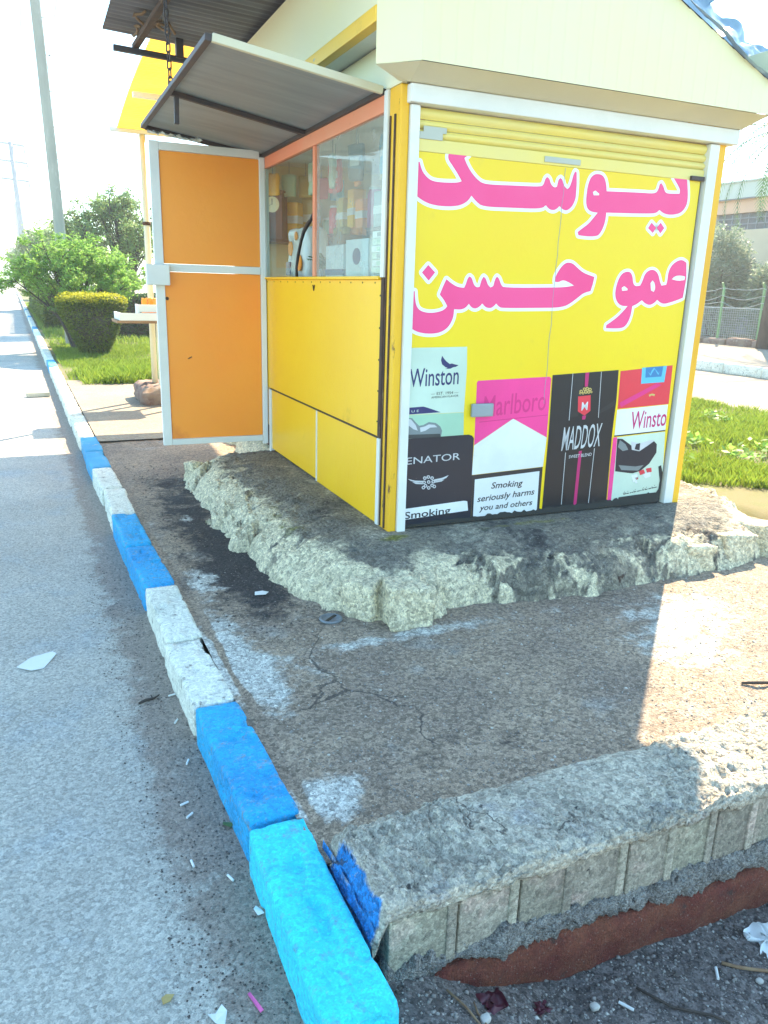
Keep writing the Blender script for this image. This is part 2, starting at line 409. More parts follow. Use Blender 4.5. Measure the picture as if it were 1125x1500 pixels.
M['hedge'] = leafmat('hedge_leaves', (.020, .055, .02), (.07, .14, .025), .3)
M['olive'] = leafmat('grey_green_leaves', (.16, .23, .15), (.28, .35, .24), .4)
M['palm'] = leafmat('palm_leaves', (.07, .16, .06), (.14, .25, .10), .35)

def glassmat(d0, d1):
    m, nt, b = nodes_of('window_glass')
    t = nt.nodes.new('ShaderNodeBsdfTransparent'); t.inputs[0].default_value = (.90, .96, .95, 1)
    g = nt.nodes.new('ShaderNodeBsdfGlossy'); g.inputs['Roughness'].default_value = .02
    fr = nt.nodes.new('ShaderNodeFresnel'); fr.inputs[0].default_value = 1.5
    mx = nt.nodes.new('ShaderNodeMixShader')
    gm = nt.nodes.new('ShaderNodeNewGeometry'); fac = _math(nt, 'MULTIPLY', fr.outputs[0], _math(nt, 'SUBTRACT', 1.0, gm.outputs['Backfacing']))
    nt.links.new(fac, mx.inputs[0]); nt.links.new(t.outputs[0], mx.inputs[1]); nt.links.new(g.outputs[0], mx.inputs[2])
    df = nt.nodes.new('ShaderNodeBsdfDiffuse'); df.inputs[0].default_value = (.62, .72, .68, 1)  # pale diffuse veil colours a hazy reflection into the panes
    tc = nt.nodes.new('ShaderNodeTexCoord'); haze_veil = _math(nt, 'MULTIPLY', _math(nt, 'ADD', d0, _math(nt, 'MULTIPLY', _noise(nt, tc.outputs['Object'], 4, 6, .7), d1)), _math(nt, 'SUBTRACT', 1.0, gm.outputs['Backfacing']))
    m2 = nt.nodes.new('ShaderNodeMixShader'); nt.links.new(haze_veil, m2.inputs[0]); nt.links.new(mx.outputs[0], m2.inputs[1]); nt.links.new(df.outputs[0], m2.inputs[2])
    nt.links.new(m2.outputs[0], nt.nodes['Material Output'].inputs[0])
    return m
M['glass'] = glassmat(.10, .36); M['glass_clear'] = glassmat(.0, .12)

# ---------------------------------------------------------------- setting: ground sheets
def flat(name, x0, y0, x1, y1, z, mat):
    mb = MB(); mb.add([(x0, y0, z), (x1, y0, z), (x1, y1, z), (x0, y1, z)], [(0, 1, 2, 3)])
    return tag(mb.build(name, mat), kind='structure')
flat('terrain', -2500, -2500, 2500, 2500, -0.42, M['soil'])

def ys_graded(a, b, d0, g):
    out = [a]; d = d0
    while out[-1] < b: out.append(out[-1] + d); d *= g
    return np.array(out)
# main road: fine near the camera, a gutter of dirt along the kerb
xs = np.concatenate([np.linspace(-9, -.6, 20), np.linspace(-.55, .47, 70)])
ys = np.concatenate([np.linspace(-6, .6, 14), ys_graded(.7, 900, .02, 1.022)])
def road_z(X, Y):
    near = sstep(25, 8, Y)
    return 0.006 * (fbm(X, Y, 1.2, 3, 5) - .5) * near - .004 + .003 * (fbm(X, Y, 30, 3, 8) - .5) * sstep(6, 3, Y)
def road_dirt(X, Y):
    w = .13 + .12 * fbm(X * 0, Y, 1.1, 3, 3) + .10 * sstep(4.2, 1.4, Y) * sstep(0.9, 2.4, Y)
    return .80 * sstep(.47 - w - .16, .47 - w * .30, X)
tag(grid('road', xs, ys, road_z, M['road'], {'dirt': road_dirt}), kind='structure')

def blob(X, Y, cx, cy, rx, ry, amp):
    return amp * np.exp(-(((X - cx) / rx) ** 2 + ((Y - cy) / ry) ** 2))
def pave_z(X, Y):
    near = sstep(14, 6, Y)
    z = .122 + .016 * (fbm(X, Y, 1.7, 4, 21) - .5) * near + .010 * (fbm(X, Y, 9, 4, 31) - .5) * near
    z = z + .005 * (fbm(X, Y, 45, 2, 41) - .5) * sstep(5, 3, Y)
    gap = sstep(3.0, 3.6, Y) * sstep(7.2, 6.0, Y) * sstep(.66, .8, X) * sstep(1.3, 1.0, X)
    z = z + gap * .022 * (fbm(X, Y, 5, 4, 77) - .55)
    f1, f2, c1, _, _ = worley(X + .05 * fbm(X, Y, 6, 3, 33), Y + .05 * fbm(X, Y, 6, 3, 34), 4.2, 12)
    z = z + .010 * (c1 - .5) * sstep(.46, .56, fbm(X, Y, 1.3, 3, 35)) * near
    z = z - .006 * np.exp(-((X - .645 - .03 * (fbm(X, Y, 4, 3, 9) - .5)) / .012) ** 2) * sstep(1.7, 2.0, Y) * sstep(7, 4, Y)
    return z
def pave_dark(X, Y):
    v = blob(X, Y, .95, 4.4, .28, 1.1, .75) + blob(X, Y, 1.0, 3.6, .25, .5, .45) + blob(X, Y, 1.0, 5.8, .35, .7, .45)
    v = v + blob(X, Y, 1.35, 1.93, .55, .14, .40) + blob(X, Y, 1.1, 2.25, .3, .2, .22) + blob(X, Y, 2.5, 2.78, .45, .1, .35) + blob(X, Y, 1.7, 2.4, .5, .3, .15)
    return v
def pave_pale(X, Y):
    e = .645 + .03 * (fbm(X, Y, 4, 3, 9) - .5)
    v = blob(X, Y, .68, 2.85, .14, .55, .85) + blob(X, Y, .74, 3.75, .16, .25, .55) + blob(X, Y, .72, 1.85, .15, .13, .8) + blob(X, Y, 1.6, 2.78, .7, .07, .6)
    v = v + blob(X, Y, 2.85, 2.55, .5, .30, .55) + blob(X, Y, 2.5, 2.2, .3, .25, .5) + blob(X, Y, .95, 2.6, .3, .2, .30) + blob(X, Y, .9, 4.9, .06, .15, .5)  # first two blobs paint the sunlit patch paler
    return v - .9 * np.exp(-((X - e) / .012) ** 2)
xs = np.concatenate([np.arange(.60, 1.8, .014), np.arange(1.8, 4.2, .024), np.linspace(4.2, 8.8, 24)])
ys = np.concatenate([np.arange(1.60, 4.6, .014), ys_graded(4.6, 12.3, .02, 1.03)])
tag(grid('pavement', xs, ys, pave_z, M['pave'], {'dark': pave_dark, 'pale': pave_pale}), kind='structure')

# sandy colour laid over the sunlit pavement beyond the kiosk, then grassy soil to the distance
flat('sunlit_pavement', .602, 7.6, 2.6, 12.6, .138, M['sandy'])
flat('verge', .602, 12.2, 8.8, 700, .10, M['grass_soil'])
xs = np.linspace(4.35, 8.8, 40); ys = np.linspace(1.0, 12.2, 80)
tag(grid('lawn_soil', xs, ys, lambda X, Y: .150 + .05 * (fbm(X, Y, 1.1, 3, 61) - .4) * sstep(4.35, 4.9, X) - .10 * sstep(4.6, 4.35, X) - .2 * sstep(4.0 - (X - 4.35) * .9, 3.0 - (X - 4.35) * .9, Y), M['grass_soil']), kind='structure')
flat('side_road', 8.8, -40, 14.0, 700, .02, M['sandy'])
flat('far_pavement', 14.16, -40, 26, 300, .17, M['sandy'])
flat('far_yard', 21.1, -40, 60, 300, .19, M['grass_soil'])

# lower dirt in front of the low wall
xs = np.concatenate([np.linspace(.40, 2.6, 180), np.linspace(2.62, 12, 30)]); ys = np.concatenate([np.linspace(-5, .55, 12), np.linspace(.6, 1.6, 90)])
def dirt_z(X, Y):
    z = -.012 - .225 * sstep(.60, 1.25, X) - .03 * sstep(1.25, 2.2, X)
    return z + (.035 * (fbm(X, Y, 4, 4, 91) - .5) + .012 * (fbm(X, Y, 24, 3, 92) - .5)) * sstep(.5, .75, X)
tag(grid('dirt_ground', xs, ys, dirt_z, M['dirt']), kind='structure')

# ---------------------------------------------------------------- rough boxes
def rough_box(name, sx, sy, sz, mat, parent=None, cuts=6, amp=.008, freq=9, seed=0, rnd=.02, taper=0, attr=None):
    """box centred on x,y, standing on z=0, worn edges"""
    bm = bmesh.new(); bmesh.ops.create_cube(bm, size=1)
    bmesh.ops.subdivide_edges(bm, edges=bm.edges[:], cuts=cuts, use_grid_fill=True)
    ed = []
    off = Vector((seed * 3.17, seed * 1.71, seed * 2.3))
    for v in bm.verts:
        p = Vector((v.co.x * sx, v.co.y * sy, (v.co.z + .5) * sz))
        c = Vector((max(-sx / 2 + rnd, min(sx / 2 - rnd, p.x)), max(-sy / 2 + rnd, min(sy / 2 - rnd, p.y)), max(rnd, min(sz - rnd, p.z))))
        d = p - c; ed.append(min(1.0, max(0, d.length / rnd - .15)) * .34 if d.length > 1e-6 else 0.0)
        big = mnoise.noise(p * 16 + off * 1.7)
        if ed[-1] > .2 and big > .30: d = d * max(.1, 1 - (big - .30) * 3.2)
        if d.length > 1e-6: p = c + d.normalized() * min(d.length, rnd * (1 if big < .30 or ed[-1] < .2 else max(.2, 1 - (big - .30) * 2.4)))
        if taper: p.x -= taper * (p.z / sz) * (1 if p.x > 0 else -1) * .5
        n = mnoise.noise_vector(p * freq + off) * amp + mnoise.noise_vector(p * freq * 3.1 + off) * amp * .45 + mnoise.noise_vector(p * freq * 9 + off) * amp * .22
        v.co = p + n
    me = bpy.data.meshes.new(name); bm.to_mesh(me); bm.free()
    at = me.attributes.new('edge', 'FLOAT', 'POINT'); at.data.foreach_set('value', np.array(ed, dtype=np.float32))
    return link_mesh(name, me, mat, parent, True)

# ---------------------------------------------------------------- kerb: an edge of painted stones
kerb = empty('kerb', (.53, 1.0, 0)); tag(kerb, kind='structure')
joints = [(1.13, 1.80, 'cyan_kerb'), (1.815, 2.50, 'blue_kerb'), (2.51, 3.065, 'white_kerb'), (3.075, 3.72, 'white_kerb'), (3.73, 4.40, 'blue_kerb'), (4.41, 5.10, 'blue_kerb'), (5.11, 5.80, 'white_kerb'), (5.81, 6.50, 'white_kerb'), (6.51, 7.2, 'faded_kerb'), (7.21, 7.9, 'faded_kerb')]
for i, (a, b, mt) in enumerate(joints):
    k = rough_box('kerb_stone', .155 if i else .165, b - a - .004, .185, M[mt], kerb, cuts=26 if i < 5 else 10, amp=.005 if mt == 'white_kerb' else .003, freq=7, seed=i + 1, rnd=.014)
    k.location = (.012 * math.sin(i * 2.3) * .5, (a + b) / 2 - 1.0, -.055 + (.004 if i % 2 else 0)); k.rotation_euler = (0, 0, R((-1.2, .8, .5, -.7, .9, .2)[i % 6]))
protos = {}
y = 7.91; i = 0
while y < 75:
    mt = 'faded_kerb' if (14.2 < y < 15.7 or (y > 24 and i % 12 in (3, 4))) else 'white_kerb'
    if mt not in protos:
        k = rough_box('kerb_stone', .155, .68, .185, M[mt], kerb, cuts=5, amp=.006, freq=7, seed=20 + len(protos)); protos[mt] = k
    else:
        k = protos[mt].copy(); COL.objects.link(k)
    k.location = (.004 * math.sin(i * 1.9), y + .34 - 1.0, -.055); y += .69; i += 1
mb = MB(); mb.box(-.075, 74, -.1, .075, 700, .128); mb.build('far_kerb_run', M['white_kerb'], kerb)
# mortar bed the stones stand in (fills the joints)
mb = MB(); mb.box(-.055, .16, -.10, .062, 74, .105); mb.build('bedding', M['lump'], kerb)

# kerb across the side road
k2 = empty('far_kerb', (14.08, 0, 0)); tag(k2, kind='structure')
pro = rough_box('kerb_stone', .16, .98, .24, M['white_kerb'], k2, cuts=3, amp=.008, seed=31)
pro.location = (0, 6, .0)
for j in range(1, 40):
    c = pro.copy(); COL.objects.link(c); c.location = (0, 6 + j, 0)

# ---------------------------------------------------------------- plinth under the kiosk
poly = np.array([(1.10, 5.92), (1.05, 5.5), (1.03, 5.1), (1.03, 4.3), (1.05, 3.75), (1.11, 3.4), (1.19, 3.14), (1.35, 2.93), (1.62, 2.84), (1.74, 2.94), (1.95, 2.94), (2.3, 2.90), (2.65, 2.85), (3.0, 2.91), (3.4, 2.88), (3.85, 2.95), (4.15, 3.2), (4.4, 3.7), (4.45, 4.5), (4.45, 7.4), (1.72, 7.4), (1.72, 6.15), (1.3, 6.08)])
def sdist(X, Y, P):
    d = np.full(X.shape, 1e9); ins = np.zeros(X.shape, bool)
    for i in range(len(P)):
        ax, ay = P[i]; bx, by = P[(i + 1) % len(P)]
        ex, ey = bx - ax, by - ay
        t = np.clip(((X - ax) * ex + (Y - ay) * ey) / (ex * ex + ey * ey), 0, 1)
        d = np.minimum(d, np.hypot(X - ax - t * ex, Y - ay - t * ey))
        c = ((ay > Y) != (by > Y)) & (X < (bx - ax) * (Y - ay) / (by - ay + 1e-12) + ax)
        ins ^= c
    return np.where(ins, d, -d)
xs = np.concatenate([np.arange(.98, 1.75, .0105), np.arange(1.75, 4.52, .018)]); ys = np.concatenate([np.arange(2.74, 3.6, .0095), np.arange(3.6, 6.3, .018), np.arange(6.3, 7.45, .06)])
X, Y = np.meshgrid(xs, ys)
wx = .07 * (fbm(X, Y, 3.2, 4, 51) - .5) + .035 * (fbm(X, Y, 14, 3, 52) - .5)
wy = .07 * (fbm(X, Y, 3.2, 4, 55) - .5) + .035 * (fbm(X, Y, 14, 3, 56) - .5)
sd = sdist(X + wx, Y + wy, poly)
f1a, f2a, ca, oxa, oya = worley(X + .6 * wx, Y + .6 * wy, 4.6, 3)
brk = .25 + .9 * sstep(.42, .60, fbm(X, Y, 1.9, 3, 66))
f1b, f2b, cb, oxb, oyb = worley(X + .3 * wx, Y + .3 * wy, 17, 5)
f1c, f2c, cc_, oxc, oyc = worley(X + .5 * wx, Y + .5 * wy, 40, 6)
sd = sd + .10 * (ca - .5) * brk + .022 * (cb - .5) * brk
grv = sstep(.07, .0, f2a - f1a) * brk
ch = fbm(X, Y, 5, 3, 57)
wid = .13 + .10 * ch + .08 * sstep(1.6, 1.3, X)
t = np.clip(sd / wid, 0, 1)
prof = np.where(t < .2, t * 2.2, .44 + (1 - (1 - (t - .2) / .8) ** 2.2) * .56)
top = .296 + .057 * sstep(.05, .52, sd) + .016 * (fbm(X, Y, 4.5, 4, 58) - .5) * sstep(.62, .35, sd)
Z = .098 + (top - .098) * np.clip(prof, 0, 1) + .012 * (fbm(X, Y, 22, 4, 59) - .5) * sstep(.75, .3, sd)
Z = Z + (.45 + .55 * brk) * (.030 * (fbm(X, Y, 11, 3, 60) - .5) + .016 * (fbm(X * 1.0, Y, 38, 3, 61) - .5) - .022 * sstep(.50, .64, fbm(X, Y, 17, 3, 62))) * sstep(.32, .08, sd) * sstep(-.004, .02, sd)
edge_ = sstep(.34, .10, sd) * sstep(-.004, .015, sd)
Z = Z + edge_ * brk * (.045 * ((ca * 7 % 1 - .5) * oxa + (ca * 13 % 1 - .5) * oya) + .014 * ((cb * 7 % 1 - .5) * oxb + (cb * 11 % 1 - .5) * oyb) * 2 + .009 * (cb - .5) + .006 * (cc_ - .5) - .020 * grv)
Z = Z + sstep(.62, .3, sd) * sstep(.05, .2, sd) * (.010 * (cb - .5) + .005 * (cc_ - .5))
Z = np.where(sd < -.004, .06, Z)
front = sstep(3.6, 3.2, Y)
lime = .30 * sstep(.60, .30, sd) * sstep(2.4, 1.8, X) + sstep(.27, .12, sd) * (.62 - .25 * sstep(1.7, 2.3, X) * sstep(3.4, 2.7, X)) + .18 * sstep(.36, .2, sd) - .25 * blob(X, Y, 2.1, 3.0, .25, .12, 1)
lime = lime + .55 * (ca - .45) * sstep(.34, .12, sd) - .6 * grv * sstep(.3, .1, sd) + .5 * (fbm(X * 1.0, Y, 9, 4, 64) - .5) * sstep(.34, .15, sd) - .32 * (fbm(X, Y, 42, 3, 65) > .60) * sstep(.3, .1, sd) - .5 * sstep(.03, 0, sd) * (fbm(X, Y, 6, 3, 63) > .5)
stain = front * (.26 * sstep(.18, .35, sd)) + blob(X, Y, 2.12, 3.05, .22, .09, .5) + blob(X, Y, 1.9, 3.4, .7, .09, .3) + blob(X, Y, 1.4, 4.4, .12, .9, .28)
moss = blob(X, Y, 2.5, 3.40, .6, .05, .45) + blob(X, Y, 1.66, 3.42, .10, .06, .6) + blob(X, Y, 1.28, 4.0, .10, .5, .38)
idx = np.arange(X.size).reshape(X.shape)
keep = (np.maximum.reduce([sd[:-1, :-1], sd[:-1, 1:], sd[1:, 1:], sd[1:, :-1]]) > -.01)
f = np.stack([idx[:-1, :-1], idx[:-1, 1:], idx[1:, 1:], idx[1:, :-1]], -1)[keep]
plinth = empty('concrete_plinth', (2.8, 4.6, .1))
tag(plinth, 'broken pale mortar plinth with rough sloping edges under the yellow kiosk', 'plinth')
pl_slab = np_mesh('slab', np.stack([X - 2.8, Y - 4.6, Z - .1], -1).reshape(-1, 3), f, M['plinth'], plinth, True, dict(lime=lime, stain=stain, moss=moss))
def pblock(x, y, z, sx, sy, sz, rz, seed, mat='plinth', amp=.017):
    o = rough_box('edge_block', sx, sy, sz, M[mat], plinth, cuts=9, amp=amp, freq=10, seed=seed, rnd=.012)
    a = o.data.attributes.new('lime', 'FLOAT', 'POINT'); a.data.foreach_set('value', np.full(len(o.data.vertices), .78, dtype=np.float32))
    o.location = (x - 2.8, y - 4.6, z - .1); o.rotation_euler = (R(-7), R(4), R(rz)); return o
pblock(1.50, 2.925, .10, .21, .20, .20, -8, 3)
pblock(1.36, 3.06, .10, .14, .16, .185, 35, 9, amp=.016)
pblock(1.13, 5.84, .10, .10, .18, .17, 10, 4)
pblock(3.98, 3.10, .10, .26, .22, .19, 22, 5)
pblock(3.66, 3.02, .10, .26, .18, .18, 6, 6)
pblock(3.33, 2.97, .10, .20, .12, .16, -5, 7)
bl = pblock(2.73, 2.925, .115, .07, .05, .065, 20, 8, 'stone'); bl.data.materials[0] = M['rust']

# reddish stones at the right end of the plinth
for i, (x, y, z, s) in enumerate([(4.20, 3.10, .10, .20), (4.08, 2.96, .10, .11)]):
    o = rough_box('loose_stone', s, s * .8, s * .75, M['redstone'], None, 6, .02, 8, 40 + i, s * .3)
    o.location = (x, y, z); o.rotation_euler = (0, 0, i + .4)
    tag(o, ('larger reddish stone lying against the right end of the plinth', 'small reddish stone on the ground just below the larger one')[i], 'stone')

# ---------------------------------------------------------------- low wall in the foreground
wall = empty('low_wall', (2.0, 1.5, -.1))
tag(wall, 'low grey brick edging wall capped with rough mortar above a dark red footing', 'wall')
def W_(v): return (v[0] - 2.0, v[1] - 1.5, v[2] + .1)
nx, npf = 400, 64
xs = .622 + (np.linspace(0, 1, nx) ** 1.25) * 2.9
prof = np.array([(1.345, .120), (1.325, .142), (1.314, .156), (1.313, .172), (1.320, .188), (1.345, .196), (1.42, .200), (1.52, .198), (1.60, .194), (1.645, .180), (1.672, .150), (1.69, .10)])
tt = np.linspace(0, len(prof) - 1, npf); ii = np.minimum(tt.astype(int), len(prof) - 2); fr_ = (tt - ii)[:, None]
pp = prof[ii] * (1 - fr_) + prof[ii + 1] * fr_
Xc, Tc = np.meshgrid(xs, np.arange(npf))
Yc = pp[:, 0][:, None] + 0 * Xc; Zc = pp[:, 1][:, None] + 0 * Xc
endt = sstep(.618, .665, Xc)
Zc = Zc - (1 - endt) * .09
lip = np.exp(-((Tc - 10) / 9.0) ** 2)
n1 = fbm(Xc, Yc * 1.0 + Zc * 2, 7, 4, 71) - .5; n2 = fbm(Xc, Yc + Zc * 2, 34, 4, 72) - .5
n3 = fbm(Xc, Yc + Zc, 90, 3, 73) - .5
n1 = n1 * (.15 + .85 * endt); n2 = n2 * (.15 + .85 * endt); n3 = n3 * (.3 + .7 * endt)
rough = .5 + 1.1 * sstep(.45, .65, fbm(Xc, Yc, 2.5, 3, 74))
f1, f2, c1, o1, o2 = worley(Xc + .02 * n1, Yc + .02 * n1, 15, 9); g1, g2, d1, _, _ = worley(Xc, Yc + Zc, 55, 10)
Zc = Zc + (.010 * (c1 - .5) + .007 * (d1 - .5) - .007 * sstep(.08, 0, f2 - f1) * (fbm(Xc, Yc, 3, 3, 79) > .5)) * rough
Zc = Zc + .020 * n1 + .020 * n2 * rough + .015 * n3 * rough - lip * .030 * np.maximum(0, fbm(Xc, Xc * 0, 5, 3, 75) - .45)
Yc = Yc - lip * (.014 * n1 + .012 * n2) + .05 * (fbm(Xc, Xc * 0, 3, 3, 76) - .5) * sstep(.45 * npf, .9 * npf, Tc)
r = np.hypot((Xc - .82) / 1.0, (Yc - 1.42) / 1.0); Zc = Zc - .012 * np.exp(-((r - .035) / .02) ** 2) + .010 * np.exp(-(r / .02) ** 2)
paint = 1.15 * sstep(.675, .635, Xc) * sstep(1.30, 1.36, Yc) * sstep(1.62, 1.55, Yc)
i_ = np.arange(Xc.size).reshape(Xc.shape)
f = np.stack([i_[:-1, :-1], i_[1:, :-1], i_[1:, 1:], i_[:-1, 1:]], -1).reshape(-1, 4)[:, ::-1]
np_mesh('mortar_cap', np.stack([Xc - 2.0, Yc - 1.5, Zc + .1], -1).reshape(-1, 3), f, M['mortar'], wall, True, dict(paint=paint))
# end face beside the kerb, smeared with blue
mb = MB()
def endf(u, v):
    y = 1.335 + u * .33; z = -.06 + v * .20
    n = mnoise.noise(Vector((y * 16, z * 16, 3))) * .010
    return W_((.628 + n + .004 * v, y, z))
mb.sheet(endf, 24, 14)
e = mb.build('end_face', M['mortar'], wall, True)
a = e.data.attributes.new('paint', 'FLOAT', 'POINT'); a.data.foreach_set('value', np.full(len(e.data.vertices), .62, dtype=np.float32))
mb = MB(); mb.box(*W_((.67, 1.36, -.28)), *W_((3.5, 1.64, .15))); mb.build('core', M['lump'], wall)
bj = [.668, .861, 1.043, 1.215, 1.403, 1.574, 1.735, 1.90, 2.07, 2.245, 2.42, 2.6, 2.78, 2.96, 3.14, 3.32, 3.5]
for i in range(len(bj) - 1):
    w = bj[i + 1] - bj[i] - .007
    mb = MB(); mb.box(-w / 2, 0, 0, w / 2, .04, .205)
    step = w * (.16 if i % 2 else .82)          # bevelled joint seen on every brick's edge
    o = mb.build('brick', M['brick'], wall, False, .004)
    o.location = W_(((bj[i] + bj[i + 1]) / 2, 1.3285 + .003 * math.sin(i * 2.7), -.030 + .004 * math.sin(i)))
    o.rotation_euler = (0, R(.5 * math.sin(i * 1.3)), R(.7 * math.sin(i * 3.1)))
    mb = MB(); e0 = w / 2
    mb.box(e0 - .030, -.006, .002, e0 - .003, .004, .200); s_ = mb.build('brick_rib', M['brick'], o, False, .003)
# lumpy mortar bed under the bricks
nl, na = 760, 26
xl = np.linspace(.66, 3.5, nl); al = np.linspace(0, 2 * PI, na, endpoint=False)
XL, AL = np.meshgrid(xl, al, indexing='ij')
zc_ = -.028 - .050 * sstep(.7, 1.9, XL); 
rr = .034 + .018 * sstep(.7, 1.9, XL) + .050 * (fbm(XL, AL * 0, 7, 3, 81) - .45)
rr = rr * (1 + .75 * (fbm(XL * 30, np.cos(AL) * 1.3 + 5, 1, 4, 82) - .5)) + .034 * (fbm(XL * 42, np.sin(AL) * 2.5 + 9, 1, 3, 83) - .5) + .020 * (fbm(XL * 110, np.sin(AL) * 6 + 9, 1, 2, 84) - .5)
YL = 1.345 - rr * np.cos(AL) * .75; ZL = zc_ + rr * np.sin(AL)
il = np.arange(nl * na).reshape(nl, na); il2 = np.roll(il, -1, axis=1)
f = np.stack([il[:-1], il[1:], il2[1:], il2[:-1]], -1).reshape(-1, 4)
np_mesh('mortar_bed', np.stack([XL - 2, YL - 1.5, ZL + .1], -1).reshape(-1, 3), f, M['lump'], wall, True)
# red footing
mb = MB()
def foot(u, v):
    x = .665 + 2.85 * u
    p = [(1.40, -.045), (1.318, -.05), (1.305, -.075), (1.303, -.12), (1.310, -.17), (1.325, -.30)]
    k = v * 5; i = min(int(k), 4); t_ = k - i
    yy = p[i][0] * (1 - t_) + p[i + 1][0] * t_; zz = p[i][1] * (1 - t_) + p[i + 1][1] * t_
    zz -= .06 * float(sstep(.7, 1.9, np.float64(x)))
    n = mnoise.noise_vector(Vector((x * 11, yy * 11, zz * 11))) * .009 + mnoise.noise_vector(Vector((x * 40, yy * 40, zz * 40))) * .004
    return W_((x + n.x, yy + n.y, zz + n.z))
mb.sheet(foot, 260, 18); mb.build('footing', M['redfoot'], wall, True)
mb = MB(); mb.box(*W_((.665, 1.33, -.30)), *W_((.68, 1.6, -.05))); mb.build('footing_end', M['redfoot'], wall)
o = rough_box('broken_stub', .14, .12, .16, M['redstone'], wall, 8, .015, 9, 14, .03); o.location = W_((.74, 1.31, -.22))
